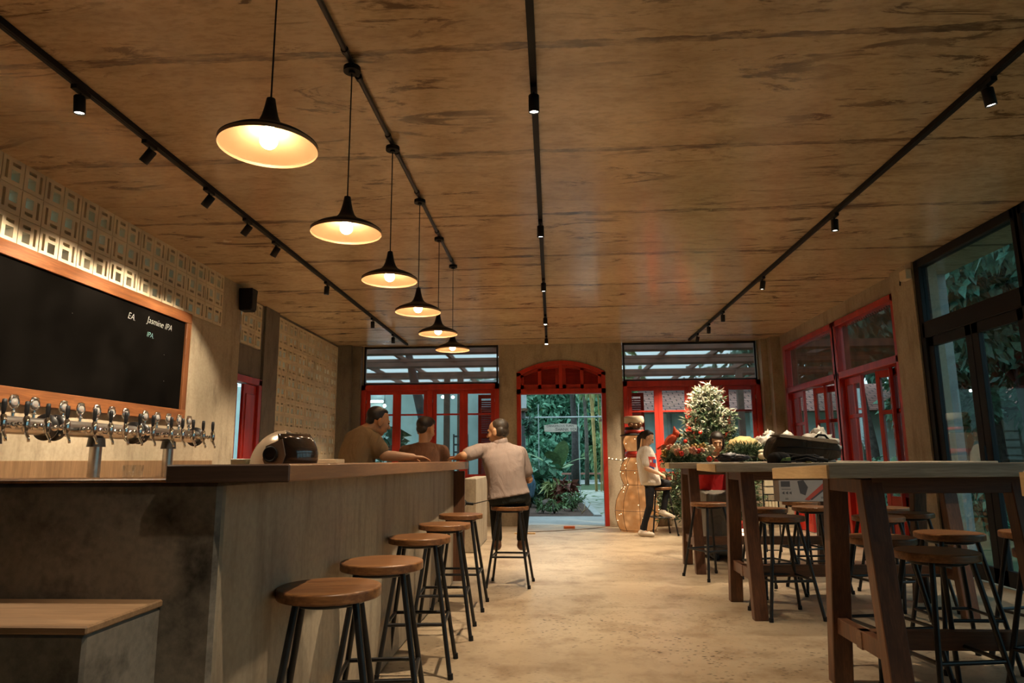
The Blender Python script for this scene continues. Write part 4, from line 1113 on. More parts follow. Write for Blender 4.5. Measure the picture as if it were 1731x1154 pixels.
tree('far dark tree behind the red folding doors', (8.0, 24.0, 0), (8.0, 24.0, 3.6), .2, [((7.6, 24, 4.4), (2.4, 1.8, 1.5)), ((9.6, 25, 4.4), (1.8, 1.6, 1.5))], m_leafdark, m_bark, 64, 5000, .26, RG)
tree('tall tree closing the view behind the long low building', (16, 24, 0), (16, 24, 6), .3, [((15, 22, 6.5), (3.5, 4, 2.4)), ((15, 28, 6.0), (3.5, 4, 2.4)), ((15, 15, 6.2), (3.5, 4, 2.4))], m_leafdark, m_barkdark, 65, 5200, .55, RG)
shrub('shrub', 'leafy bush outside the red folding doors', 'shrub', (5.4, 12.2, 0), 1.5, .6, 50, m_leafteal, 66, .2, 'bushes outside the right wall')
shrub('shrub', 'leafy bush outside the glass doors by the grey column', 'shrub', (5.9, 9.9, 0), 1.35, .6, 50, m_leafteal, 67, .2, 'bushes outside the right wall')
# ================================================================== people
def cap(m, a, b, ra, rb, n=14):
    """tapered limb with round ends"""
    a = Vector(a); b = Vector(b); u, w, d = basis(b - a)
    L = (b - a).length; rows = []
    for k in range(5):
        t = pi / 2 * (1 - k / 4); rows.append((a - d * ra * sin(t), max(ra * cos(t), 1e-4)))
    for k in range(1, 4): rows.append((a + d * L * k / 4, ra + (rb - ra) * k / 4))
    for k in range(5):
        t = pi / 2 * k / 4; rows.append((b + d * rb * sin(t), max(rb * cos(t), 1e-4)))
    vs = [c + (u * cos(2 * pi * i / n) + w * sin(2 * pi * i / n)) * r for c, r in rows for i in range(n)]
    fs = [(j * n + i, j * n + (i + 1) % n, (j + 1) * n + (i + 1) % n, (j + 1) * n + i) for j in range(len(rows) - 1) for i in range(n)]
    fs += [tuple(range(n))[::-1], tuple(range((len(rows) - 1) * n, len(rows) * n))]
    m.add(vs, fs, True)

def frame(y, z):
    """columns x (right), y (forward), z (up)"""
    y = Vector(y).normalized(); z = Vector(z); x = y.cross(z).normalized(); z = x.cross(y)
    return Matrix((x, y, z)).transposed()

def ell(m, c, R, off, r, n=18):
    m.ball(Vector(c) + R @ Vector(off), r, n, 12, R)

def remesh(o, vox, smooth=4):
    a = o.modifiers.new('skin', 'REMESH'); a.mode = 'VOXEL'; a.voxel_size = vox; a.use_smooth_shade = True
    b = o.modifiers.new('soften', 'SMOOTH'); b.factor = .5; b.iterations = smooth
    return o

def hand(m, w, d, palm, thumb, s=1.0, curl=.5):
    """w wrist, d finger direction, palm normal, thumb side direction"""
    w = Vector(w); d = Vector(d).normalized(); pn = Vector(palm); pn = (pn - d * pn.dot(d)).normalized()
    side = d.cross(pn); side = side if side.dot(Vector(thumb)) > 0 else -side
    kn = []
    for i, q in enumerate((1, .33, -.33, -1)):
        k = w + d * (.088 - .006 * abs(i - 1)) * s + side * q * .030 * s
        cap(m, w + side * q * .014 * s + d * .01 * s, k, .015 * s, .0125 * s, 8); kn.append(k)
    for i, (k, L) in enumerate(zip(kn, (.072, .080, .074, .058))):
        p = k; a = curl * (.5 + .12 * i)
        for j, f in enumerate((.45, .32, .23)):
            q = p + (d * cos(a) + pn * sin(a)) * L * f * s
            cap(m, p, q, (.0095 - .001 * j) * s, (.0088 - .001 * j) * s, 8); p = q; a += curl * .7
    b = w + d * .022 * s + side * .018 * s
    p = b + (side * .75 + d * .55 + pn * .25).normalized() * .042 * s
    cap(m, b, p, .0135 * s, .0115 * s, 8)
    q = p + (d * .9 + side * .3 + pn * .3).normalized() * .030 * s; cap(m, p, q, .0108 * s, .0098 * s, 8)
    cap(m, q, q + (d + pn * .4).normalized() * .024 * s, .0095 * s, .0085 * s, 8)

def torso(m, J, e=0.0, t0=-.16, flare=0.0, t1=2.0):
    """one lofted trunk from below the pelvis to the neck base"""
    p, n = Vector(J['pelvis']), Vector(J['neck']); k = J.get('girth', 1.0); ax = n - p
    R0 = frame(J.get('pfwd', J['fwd']), ax); R1 = frame(J['fwd'], ax)
    prof = [(-.16, .150, .118), (-.05, .166, .126), (.08, .163, .124), (.25, .152, .120), (.45, .158, .120), (.63, .172, .120), (.78, .172, .110), (.88, .140, .092), (.95, .095, .075), (1.02, .060, .058)]
    rows = [q for q in prof if t1 >= q[0] >= t0]
    if t0 > -.16: rows = [(t0, .165 + flare, .126 + flare)] + [q for q in rows if q[0] > t0 + .04]
    N_ = 28; vs = []
    for t, w, d in rows:
        f = min(1, max(0, t)); X = (R0.col[0] * (1 - f) + R1.col[0] * f).normalized(); Y = (R0.col[1] * (1 - f) + R1.col[1] * f).normalized()
        c = p + ax * t - Y * (.012 * sin(pi * f))
        for i in range(N_):
            a = 2 * pi * i / N_; ca, sa = cos(a), sin(a)
            vs.append(c + X * (w * k + e) * (abs(ca) ** .85) * (1 if ca > 0 else -1) + Y * (d * k + e) * (abs(sa) ** .85) * (1 if sa > 0 else -1))
    fs = [(j * N_ + i, j * N_ + (i + 1) % N_, (j + 1) * N_ + (i + 1) % N_, (j + 1) * N_ + i) for j in range(len(rows) - 1) for i in range(N_)]
    fs += [tuple(range(N_))[::-1], tuple(range((len(rows) - 1) * N_, len(rows) * N_))]
    m.add(vs, fs, True)
    if t1 < 1: return R1
    sl, sr = Vector(J['sl']), Vector(J['sr']); c = p + ax * .86
    for q in (sl, sr):
        cap(m, c + (q - c) * .35, q, .070 + e, .054 + e)
        cap(m, n - ax.normalized() * .02, q + Vector((0, 0, .0)), .046 + e * .6, .046 + e)
    return R1

def person(label, J, skin, shirt, trousers, shoes, hairm, loc, hair='short', sleeve=.62, s_head=1.0, group=None, skirt=None):
    root = thing('person', label, 'person', loc, 0, group)
    o = Vector(loc)
    J = {k: (Vector(v) - o if isinstance(v, tuple) and len(v) == 3 and k not in ('fwd', 'pfwd', 'face', 'hup', 'hl_d', 'hr_d', 'tl_d', 'tr_d', 'pl', 'pr', 'thl', 'thr') else v) for k, v in J.items()}
    b = MB()
    torso(b, J)
    H = frame(J['face'], J.get('hup', (0, 0, 1))); h = J['head']; s = s_head
    E = lambda off, r: ell(b, h, H, tuple(q * s for q in off), tuple(q * s for q in r))
    E((0, -.012, .030), (.075, .094, .084)); E((0, .020, -.052), (.056, .062, .060)); E((0, .040, -.015), (.060, .046, .072))
    E((0, .052, -.088), (.026, .022, .022)); E((0, .078, .020), (.046, .016, .012)); E((.036, .060, -.030), (.022, .020, .022)); E((-.036, .060, -.030), (.022, .020, .022))
    cap(b, h + H @ Vector((0, .088, .004)) * s, h + H @ Vector((0, .106, -.030)) * s, .0085 * s, .0135 * s, 10)
    E((0, .086, -.056), (.024, .009, .006)); E((0, .084, -.066), (.020, .009, .007))
    for q in (-1, 1):
        E((q * .077, -.006, -.012), (.012, .024, .034)); E((q * .082, -.012, .006), (.011, .016, .016))
    cap(b, J['neck'] - Vector((0, 0, .03)), h + H @ Vector((0, -.022, -.045)) * s, .062, .054)
    for S, Eb, W, hd, pn, th, cu in ((J['sl'], J['el'], J['wl'], J['hl_d'], J['pl'], J['thl'], J.get('cl', .5)), (J['sr'], J['er'], J['wr'], J['hr_d'], J['pr'], J['thr'], J.get('cr', .5))):
        k = J.get('limb', 1.0)
        cap(b, S, Eb, .050 * k, .040 * k); cap(b, Eb, Eb.lerp(W, .35), .041 * k, .041 * k); cap(b, Eb.lerp(W, .3), W, .041 * k, .0265 * k)
        hand(b, W, hd, pn, th, J.get('hs', 1.0), cu)
    kl = J.get('leg', 1.0)
    for Hp, K, A, td in ((J['hipl'], J['kl'], J['al'], J['tl_d']), (J['hipr'], J['kr'], J['ar'], J['tr_d'])):
        cap(b, Hp, K, .084 * kl, .056 * kl); cap(b, K, K.lerp(A, .3), .055 * kl, .056 * kl); cap(b, K.lerp(A, .3), A, .056 * kl, .036 * kl)
        cap(b, A + Vector((0, 0, -.02)), A + Vector(td).normalized() * .14 + Vector((0, 0, -.045)), .036, .026)
    body = remesh(b.build('body', skin, root), .0065, 3)
    # clothes
    c = MB(); e = .016
    R = torso(c, J, e, J.get('hem', -.10), .012)
    for S, Eb in ((J['sl'], J['el']), (J['sr'], J['er'])):
        cap(c, S, S.lerp(Eb, sleeve), .050 * J.get('limb', 1) + e + .006, .044 * J.get('limb', 1) + e + .008)
    remesh(c.build('shirt', shirt, root), .011, 3)
    if J.get('collar'):
        cl = MB(); ax = (Vector(J['head']) - Vector(J['neck'])).normalized(); Rc = frame(J['fwd'], ax)
        cl.lathe([(.070, -.025), (.074, .0), (.072, .035), (.066, .037), (.066, 0.0), (.062, -.02)], Vector(J['neck']) + ax * .012, 24, Rc)
        cl.build('collar', shirt, root)
    t = MB()
    for Hp, K, A in ((J['hipl'], J['kl'], J['al']), (J['hipr'], J['kr'], J['ar'])):
        cap(t, Hp, K, .090 * kl + .006, .064 * kl); cap(t, K, A.lerp(K, .08), .063 * kl, .050 * kl + .002)
    Rp = frame(J.get('pfwd', J['fwd']), (0, 0, 1)); ell(t, J['pelvis'], Rp, (0, -.0, -.02), (.172 * J.get('girth', 1), .132, .11))
    torso(t, J, .009, -.16, 0.0, .26)
    if skirt: t = MB(); torso(t, J, .009, -.16, 0.0, .26); skirt(t)
    remesh(t.build('trousers' if not skirt else 'skirt', trousers, root), .011, 3)
    for A, td in ((J['al'], J['tl_d']), (J['ar'], J['tr_d'])):
        sh = MB(); d = Vector(td).normalized()
        cap(sh, A + Vector((0, 0, -.035)) - d * .025, A + d * .15 + Vector((0, 0, -.05)), .044, .036); cap(sh, A + Vector((0, 0, -.005)), A + Vector((0, 0, -.04)), .044, .044)
        remesh(sh.build('shoe', shoes, root), .009, 2)
    g = MB(); G = lambda off, r: ell(g, h, H, tuple(q * s for q in off), tuple(q * s for q in r))
    G((0, -.030, .048), (.0785, .084, .075)); G((0, -.066, -.004), (.060, .037, .048))
    if hair == 'long':
        G((0, .0, .086), (.062, .060, .034)); G((.064, -.04, .01), (.018, .040, .055)); G((-.064, -.04, .01), (.018, .040, .055))
        p0 = h + H @ Vector((0, -.105, .03)); cap(g, p0, p0 + Vector((-.06, 0, -.07)), .034, .036); cap(g, p0 + Vector((-.06, 0, -.07)), p0 + Vector((-.085, 0, -.33)), .036, .014)
    elif hair == 'fringe':
        G((0, .040, .070), (.072, .046, .034)); G((0, .0, .07), (.078, .08, .06)); G((.074, .0, -.02), (.018, .05, .09)); G((-.074, .0, -.02), (.018, .05, .09)); G((0, -.05, -.06), (.085, .06, .09))
    elif hair == 'thick':
        G((0, .010, .075), (.072, .082, .052))
    elif hair == 'thin':
        G((.052, -.045, .0), (.028, .05, .05)); G((-.052, -.045, .0), (.028, .05, .05))
    else:
        G((0, .004, .088), (.058, .058, .030)); G((.068, -.03, .032), (.011, .036, .034)); G((-.068, -.03, .032), (.011, .036, .034))
    remesh(g.build('hair', hairm, root), .008, 2)
    ey = MB(); [ell(ey, h, H, (q * .031 * s, .0795 * s, .004 * s), (.011 * s, .010 * s, .007 * s), 10) for q in (-1, 1)]
    ey.build('eyes', m_eye, root)
    return root

m_skin = simple('tan skin', (.52, .27, .135), .5, var=.08, scale=8, bump=.05)
m_skinpale = simple('light skin', (.60, .36, .22), .5, var=.08, scale=8, bump=.05)
m_eye = simple('dark eyes', (.02, .014, .01), .2)
m_hair = simple('black hair', (.018, .012, .009), .45, var=.4, scale=40, bump=.6, bscale=160, stretch=(1, 1, .3))
m_hairthin = simple('thin greying hair', (.034, .020, .010), .5, var=.5, scale=30, bump=.6, bscale=160, stretch=(1, 1, .3))
def cloth(name, col, var=.12):
    k = N(name); v = k.co()
    w = k.noise(5, 3, k.co((1, 1, .45)), .5, 1.5); f = k.noise(260, 2, v)
    c = k.mix(k.ramp(k.noise(3, 3, v), [(.3, 0.0), (.7, 1.0)]), tuple(q * (1 - var) for q in col), tuple(min(1, q * (1 + var)) for q in col))
    k.bsdf(c, .85, 0, k.bump(k.math('ADD', w, k.math('MULTIPLY', f, .06)), .8, .05), .2); return k.m
m_olive = cloth('olive brown cotton', (.27, .185, .10)); m_brownT = cloth('dark brown cotton', (.165, .082, .048)); m_greyT = cloth('mauve grey cotton', (.30, .225, .19))
m_darkjean = cloth('dark trousers', (.022, .024, .021)); m_legging = cloth('black leggings', (.012, .012, .014)); m_whiteT = cloth('white cotton', (.66, .60, .52), .05)
m_redT = cloth('red cotton', (.45, .018, .02)); m_greyskirt = cloth('grey cotton', (.17, .15, .125)); m_brownshoe = simple('brown leather', (.17, .075, .035), .4)
m_slipper = simple('pale slipper', (.60, .52, .42), .6)

# man leaning on the bar from the bartender side
person('man in olive brown t-shirt leaning on the bar with head bowed', dict(
    pelvis=(-1.515, 5.22, .93), neck=(-1.485, 5.33, 1.395), fwd=(.62, .78, 0), pfwd=(.62, .78, 0), head=(-1.375, 5.375, 1.46), face=(.80, .55, -.24), hup=(.10, .02, .97), girth=.90,
    sl=(-1.585, 5.42, 1.325), sr=(-1.375, 5.23, 1.305), el=(-1.645, 5.44, 1.11), wl=(-1.66, 5.40, .88), er=(-1.275, 5.19, 1.19), wr=(-1.085, 5.33, 1.180),
    hl_d=(.1, -.1, -1), pl=(.7, .7, 0), thl=(1, 0, 0), hr_d=(.75, .62, -.05), pr=(0, 0, -1), thr=(-.6, .7, .1), cr=.25,
    hipl=(-1.59, 5.28, .90), hipr=(-1.45, 5.16, .90), kl=(-1.58, 5.34, .49), kr=(-1.42, 5.20, .49), al=(-1.60, 5.30, .085), ar=(-1.44, 5.16, .085), tl_d=(.72, .69, 0), tr_d=(.72, .69, 0)),
    m_skin, m_olive, m_darkjean, m_black, m_hair, (-1.58, 5.25, 0), s_head=.96)
# man beyond the bar end, back to the camera
person('man in dark brown t-shirt sitting beyond the end of the bar', dict(
    pelvis=(-1.33, 7.08, .84), neck=(-1.345, 7.20, 1.325), fwd=(.15, .99, 0), head=(-1.335, 7.23, 1.475), face=(.42, .88, -.18),
    sl=(-1.545, 7.21, 1.245), sr=(-1.150, 7.18, 1.245), el=(-1.60, 7.36, 1.00), er=(-1.10, 7.34, 1.00), wl=(-1.46, 7.56, .98), wr=(-1.22, 7.56, .98),
    hl_d=(.4, .9, 0), pl=(0, 0, -1), thl=(1, 0, 0), hr_d=(-.4, .9, 0), pr=(0, 0, -1), thr=(-1, 0, 0),
    hipl=(-1.42, 7.10, .80), hipr=(-1.24, 7.10, .80), kl=(-1.45, 7.50, .79), kr=(-1.20, 7.50, .79), al=(-1.43, 7.46, .38), ar=(-1.22, 7.46, .38), tl_d=(0, 1, -.1), tr_d=(0, 1, -.1)),
    m_skin, m_brownT, m_darkjean, m_black, m_hair, (-1.33, 7.08, 0), 'thick', s_head=1.13)
# man on the end stool
person('man in grey short-sleeved shirt sitting on a stool, arm resting on the bar', dict(
    pelvis=(-.425, 6.66, .825), neck=(-.50, 6.73, 1.305), fwd=(-.25, .97, 0), pfwd=(0, 1, 0), head=(-.535, 6.745, 1.425), face=(-.90, .38, -.10), girth=1.1,
    sl=(-.705, 6.70, 1.245), sr=(-.315, 6.74, 1.215), el=(-.845, 6.56, 1.195), wl=(-.935, 6.76, 1.178), er=(-.235, 6.80, .965), wr=(-.40, 7.0, .95),
    hl_d=(-.65, .70, -.06), pl=(0, 0, -1), thl=(.7, .6, .1), cl=.22, hr_d=(-.9, .3, .2), pr=(-.2, -.9, 0), thr=(0, 0, 1),
    hipl=(-.535, 6.68, .805), hipr=(-.315, 6.68, .805), kl=(-.585, 7.02, .77), kr=(-.285, 7.02, .77), al=(-.555, 6.90, .365), ar=(-.315, 6.90, .365), tl_d=(-.15, .9, -.12), tr_d=(.12, .9, -.12), hem=-.03, collar=True),
    m_skin, m_greyT, m_darkjean, m_brownshoe, m_hairthin, (-.425, 6.66, 0), 'thin', .70, 1.06)
# woman on a stool
wmn = person('woman in white printed t-shirt and black leggings perched on a stool', dict(
    pelvis=(1.505, 10.90, .835), neck=(1.45, 10.90, 1.335), fwd=(.97, -.10, 0), pfwd=(.97, -.15, 0), head=(1.495, 10.89, 1.475), face=(.88, -.12, -.46), girth=1.14, limb=.86, leg=.86, hs=.92,
    sl=(1.455, 11.065, 1.265), sr=(1.435, 10.735, 1.265), er=(1.42, 10.66, 1.015), wr=(1.60, 10.68, .935), el=(1.50, 11.10, 1.02), wl=(1.66, 10.93, .93),
    hr_d=(.9, .15, -.35), pr=(0, .5, -1), thr=(0, 1, .3), hl_d=(.7, -.6, -.3), pl=(0, -.4, -1), thl=(0, -.4, 1), cl=.7, cr=.7,
    hipl=(1.53, 10.98, .80), hipr=(1.49, 10.82, .80), kl=(1.775, 10.93, .775), kr=(1.455, 10.72, .44), al=(1.685, 10.90, .365), ar=(1.335, 10.74, .085), tl_d=(.95, -.25, -.25), tr_d=(.9, -.35, 0), hem=-.16),
    m_skinpale, m_whiteT, m_legging, m_slipper, m_hair, (1.50, 10.9, 0), 'long', .75, .98)
m_printr = cloth('red shirt print', (.55, .05, .04)); m_printb = cloth('blue shirt print', (.05, .12, .35))
shirt_ = [c for c in wmn.children if c.name.startswith('shirt')][0]
for mt, a0, a1, z0, z1, off in ((m_printr, -92, -40, 1.03, 1.19, .004), (m_printb, -62, -34, 1.09, 1.15, .007), (m_whiteT, -86, -70, 1.10, 1.14, .007), (m_printb, -80, -56, .99, 1.03, .004)):
    m = MB(); n = 10; q = 8; vs = []
    for j in range(q + 1):
        for i in range(n + 1):
            a = radians(a0 + (a1 - a0) * i / n); vs.append((-.038 + .20 * cos(a), .25 * sin(a), z0 + (z1 - z0) * j / q))
    m.add(vs, [(j * (n + 1) + i, j * (n + 1) + i + 1, (j + 1) * (n + 1) + i + 1, (j + 1) * (n + 1) + i) for j in range(q) for i in range(n)], True)
    o = m.build('shirt_print', mt, wmn); sw = o.modifiers.new('fit', 'SHRINKWRAP'); sw.target = shirt_; sw.wrap_method = 'NEAREST_SURFACEPOINT'; sw.wrap_mode = 'ABOVE_SURFACE'; sw.offset = off
# person behind the wreath
def skirt5(m):
    m.hexa([(-.21, -.36, .06), (.21, -.36, .06), (.21, .02, .06), (-.21, .02, .06)], [(-.19, -.44, .75), (.19, -.44, .75), (.18, .06, .78), (-.18, .06, .78)])
person('person with dark fringe in a red top sitting behind the wreath, looking down', dict(
    pelvis=(1.95, 8.66, .73), neck=(1.945, 8.55, 1.195), fwd=(0, -1, 0), head=(1.975, 8.42, 1.350), face=(-.1, -.95, -.25), girth=.95, limb=.85, leg=.9, hs=.92,
    sl=(2.125, 8.57, 1.11), sr=(1.775, 8.57, 1.11), el=(2.17, 8.38, 1.16), er=(1.74, 8.38, 1.16), wl=(2.06, 8.14, 1.165), wr=(1.85, 8.14, 1.165),
    hl_d=(-.5, -.85, 0), pl=(0, 0, -1), thl=(-1, 0, 0), hr_d=(.5, -.85, 0), pr=(0, 0, -1), thr=(1, 0, 0),
    hipl=(2.03, 8.62, .70), hipr=(1.87, 8.62, .70), kl=(2.05, 8.32, .66), kr=(1.85, 8.32, .66), al=(2.05, 8.36, .09), ar=(1.85, 8.36, .09), tl_d=(0, -1, 0), tr_d=(0, -1, 0)),
    m_skinpale, m_redT, m_greyskirt, m_black, m_hair, (1.95, 8.6, 0), 'fringe', .8, .98, None, skirt5)
t = thing('storage_cube', 'grey box used as a seat behind the wreath table', 'box', (1.95, 8.72, 0))
part('cube_body', m_greyskirt, t, lambda m: m.box(-.2, .2, -.14, .2, 0, .60), .01)
# ================================================================== snowman
def glow_material():
    k = N('glowing warm fabric')
    a = k.noise(5, 4, k.co()); w = k.vor(7, k.co())
    e = k.n('ShaderNodeEmission'); k.set(e.inputs[0], k.mix(k.ramp(a, [(.3, 0.0), (.7, 1.0)]), (.80, .28, .07), (1.0, .46, .16)))
    k.set(e.inputs[1], k.math('ADD', k.math('MULTIPLY', k.ramp(w, [(.0, 1.0), (.45, 0.0)]), .35), .38))
    return k.done(e.outputs[0])
m_glow = glow_material(); m_fairy = emit('lit fairy light', (1.0, .72, .38), 4)
sn = thing('snowman_lantern', 'tall glowing snowman lantern with red scarf beside the doorway', 'snowman', (1.375, 11.62, 0))
def gourd(m, prof): m.lathe(prof, n=36)
LOW = [(.001, .0), (.27, .0), (.315, .08), (.350, .22), (.357, .33), (.335, .48), (.285, .60), (.225, .69), (.195, .735)]
MID = [(.195, .735), (.225, .80), (.25, .88), (.252, .97), (.225, 1.07), (.175, 1.14), (.135, 1.18)]
HED = [(.13, 1.28), (.165, 1.33), (.19, 1.42), (.18, 1.49), (.14, 1.54), (.001, 1.545)]
part('lower_ball', m_glow, sn, lambda m: gourd(m, LOW)); part('middle_ball', m_glow, sn, lambda m: gourd(m, MID)); part('head', m_glow, sn, lambda m: gourd(m, HED))
part('scarf', m_red, sn, lambda m: m.lathe([(.13, 1.17), (.165, 1.19), (.175, 1.225), (.165, 1.27), (.13, 1.285)], n=28))
def wires(m):
    for a in range(8):
        u = 2 * pi * a / 8
        for prof in (LOW[1:], MID): m.tube([((r + .004) * cos(u), (r + .004) * sin(u), z) for r, z in prof], .0045, 5)
    for z, r in ((.735, .20), (.33, .36), (.02, .285), (.97, .256)): m.torus((0, 0, z), r, .005, 36, 5)
part('wire_frame', simple('brown wire', (.16, .08, .035), .6), sn, wires)
hat = part('hat', simple('black felt', (.03, .022, .018), .8), sn, lambda m: m.lathe([(.001, 1.53), (.235, 1.535), (.24, 1.55), (.16, 1.565), (.15, 1.68), (.001, 1.69)], n=28))
part('hat_band', m_red, hat, lambda m: m.lathe([(.155, 1.57), (.166, 1.575), (.164, 1.625), (.154, 1.63)], n=28))
part('hat_top', simple('cream fleece', (.62, .52, .38), .9, bump=.4), hat, lambda m: m.lathe([(.15, 1.74), (.165, 1.76), (.163, 1.83), (.15, 1.86), (.001, 1.865)], n=28))
part('hat_bow', simple('bronze tinsel', (.20, .10, .05), .35, .5), hat, lambda m: [m.ball((x, -.145, z), (.05, .03, .04), 12, 8, Matrix.Rotation(a, 3, 'Y')) for x, z, a in ((-.07, 1.71, .5), (.07, 1.71, -.5), (0, 1.69, 0))])
r = random.Random(3); fm = MB()
for prof, n in ((LOW[1:], 46), (MID, 20), (HED, 8)):
    for i in range(n):
        k = r.uniform(0, len(prof) - 1.01); j = int(k); f = k - j; rr = prof[j][0] + (prof[j + 1][0] - prof[j][0]) * f + .006; z = prof[j][1] + (prof[j + 1][1] - prof[j][1]) * f; a = r.uniform(0, 2 * pi)
        fm.ball((rr * cos(a), rr * sin(a), z), .0065, 6, 4)
o = fm.build('fairy_lights', m_fairy, sn); o['kind'] = 'stuff'

# ================================================================== Christmas tree, wreaths
m_needle = foliage('fir needles', (.018, .045, .020), (.05, .10, .045), .6, 6)
m_needle2 = foliage('light fir needles', (.07, .11, .05), (.15, .19, .09), .6, 6)
m_flock = simple('flocked white needles', (.29, .285, .215), .9, var=.15)
def tufts(name, parent, C, D, seed, nn=26, L=.085, w=.0065, flock=None):
    r = np.random.default_rng(seed); C = np.repeat(C, nn, 0); D = np.repeat(unit(D), nn, 0)
    t = r.random((len(C), 1)) * .12
    P = C + D * (t - .06); Q = D * .75 + r.normal(size=C.shape) * .55
    fl = np.zeros(len(C)) if flock is None else np.repeat(flock, nn)
    mi = np.where(r.random(len(C)) < fl, 2, np.where(r.random(len(C)) < .4, 1, 0))
    return leaves(name, parent, [m_needle, m_needle2, m_flock], P, Q, L * (.7 + .6 * r.random(len(C))), w, seed, .05, mi)
xt = thing('christmas_tree', 'tall green Christmas tree with snow-flocked top in front of the window', 'christmas tree', (2.53, 11.32, 0))
part('trunk', m_bark, xt, lambda m: m.cyl((0, 0, 0), (0, 0, 2.25), .04, .012, n=10))
part('stand', m_barkdark, xt, lambda m: [m.beam((0, 0, .05), (.34 * cos(a), .34 * sin(a), .0), .05, .03) for a in (0, pi / 2, pi, 3 * pi / 2)])
r = np.random.default_rng(5); C = []; D = []; FLK = []
for i in range(24):
    z = .28 + i * .083; R = .80 * (1 - (z - .2) / 2.15) ** .85 + .07; nb = int(8 + 16 * R)
    for j in range(nb):
        a = 2 * pi * j / nb + r.random() * .5; rr = R * (.75 + .35 * r.random())
        for q in (.35, .6, .8, 1.0):
            jit = r.normal(size=3) * .03
            C.append(np.array([rr * q * cos(a), rr * q * sin(a), z - rr * q * .12 + .05 * q]) + jit); D.append(np.array([cos(a), sin(a), .35]))
            FLK.append(min(.92, max(.06, (z - 1.25) / .95) * (.2 + .8 * q)) if q > .5 else .03)
for i in range(14): C.append(np.array([0, 0, 2.12 + .012 * i]) + r.normal(size=3) * .05); D.append(r.normal(size=3) * .6 + np.array([0, 0, .8])); FLK.append(.95)
tufts('foliage', xt, np.array(C), np.array(D), 6, 12, .10, .0085, np.array(FLK))
m_bauble = simple('red bauble', (.50, .025, .012), .18, .3); m_gold = simple('gold bauble', (.60, .38, .12), .25, .7); m_ribbon = simple('red ribbon', (.50, .03, .02), .5)
for i, (x, y, z, lab) in enumerate(((2.16, 10.98, 1.62, 'highest red bauble on the left side of the Christmas tree'), (2.08, 10.92, 1.42, 'red bauble on the left side of the tree below the highest one'), (2.3, 10.85, 1.55, 'red bauble near the middle of the Christmas tree'), (1.98, 10.80, .66, 'low red bauble on the tree, seen under the wreath table'), (2.02, 10.82, .35, 'lowest red bauble on the tree, seen under the wreath table'), (2.75, 10.83, 1.32, 'red bauble on the right side of the Christmas tree'))):
    t = thing('bauble', lab, 'bauble', (x, y, z), 0, 'red baubles on the Christmas tree'); part('ball', m_bauble, t, lambda m: m.ball((0, 0, 0), .030, 16, 10)); part('cap', m_gold, t, lambda m: m.cyl((0, 0, .027), (0, 0, .04), .008, n=8))
def wreath(label, loc, R0, th, seed, flat=True, n=300, flowers=True):
    w = thing('wreath', label, 'wreath', loc); r = np.random.default_rng(seed)
    a = r.random(n) * 2 * pi; b = r.random(n) * 2 * pi
    if flat: C = np.stack([(R0 + th * np.cos(b)) * np.cos(a), (R0 * .8 + th * np.cos(b)) * np.sin(a), th * .8 * (np.sin(b)) + th * .8], 1)
    else: C = np.stack([(R0 + th * np.cos(b)) * np.cos(a), th * .5 * np.sin(b), (R0 + th * np.cos(b)) * np.sin(a)], 1)
    tufts('foliage', w, C, r.normal(size=C.shape), seed, 16, .058, .006, np.full(n, .10))
    if flowers:
        for i in range(44):
            u = 2 * pi * i / 44 + .2 * r.random(); rr = R0 + th * 1.25 * (r.random() - .15)
            p = Vector((rr * cos(u), (R0 * .8 + th * .6 * (r.random() - .5)) * sin(u) - .02, th * (1.15 + 1.1 * r.random())))
            m_ = (m_bauble, m_cream, m_cream, m_pink, m_gold)[i % 5]
            if i % 5 == 0: part('berry', m_, w, lambda m: m.ball(p, .030, 12, 8))
            else: part('flower', m_, w, lambda m: ([m.ball(p + Vector((.026 * cos(k * 1.2566), -.01, .026 * sin(k * 1.2566))), (.02, .014, .02), 8, 6) for k in range(5)], m.ball(p + Vector((0, -.016, 0)), .012, 8, 6)))
    return w
m_cream = simple('cream flower', (.72, .62, .42), .7, var=.2); m_pink = simple('dusty pink flower', (.62, .26, .18), .7, var=.2)
wreath('wreath of fir, red berries and cream flowers lying on the far tall table', (1.455, 7.62, 1.115), .19, .072, 31, True, 190)
w2 = wreath('fir wreath with red bow hanging below the window beside the tree', (1.75, 12.22, .62), .26, .08, 32, False, 150, False)
part('bow', m_ribbon, w2, lambda m: (m.ball((-.06, -.08, .26), (.06, .02, .035), 12, 8), m.ball((.06, -.08, .26), (.06, .02, .035), 12, 8), m.hexa([(-.05, -.085, .02), (-.01, -.085, .02), (-.01, -.075, .02), (-.05, -.075, .02)], [(-.03, -.085, .26), (.0, -.085, .26), (.0, -.075, .26), (-.03, -.075, .26)])))
for i, (x, y, lab) in enumerate(((1.36, 7.40, 'red bauble at the near edge of the wreath, left of the two'), (1.62, 7.27, 'red bauble at the near edge of the wreath, right of the two'))):
    t = thing('bauble', lab, 'bauble', (x, y, 1.114 + (.09 if i == 0 else .032)), 0, 'red baubles by the wreath'); part('ball', m_bauble, t, lambda m: m.ball((0, 0, 0), .031, 16, 10)); part('cap', m_gold, t, lambda m: m.cyl((0, 0, .028), (0, 0, .042), .008, n=8))
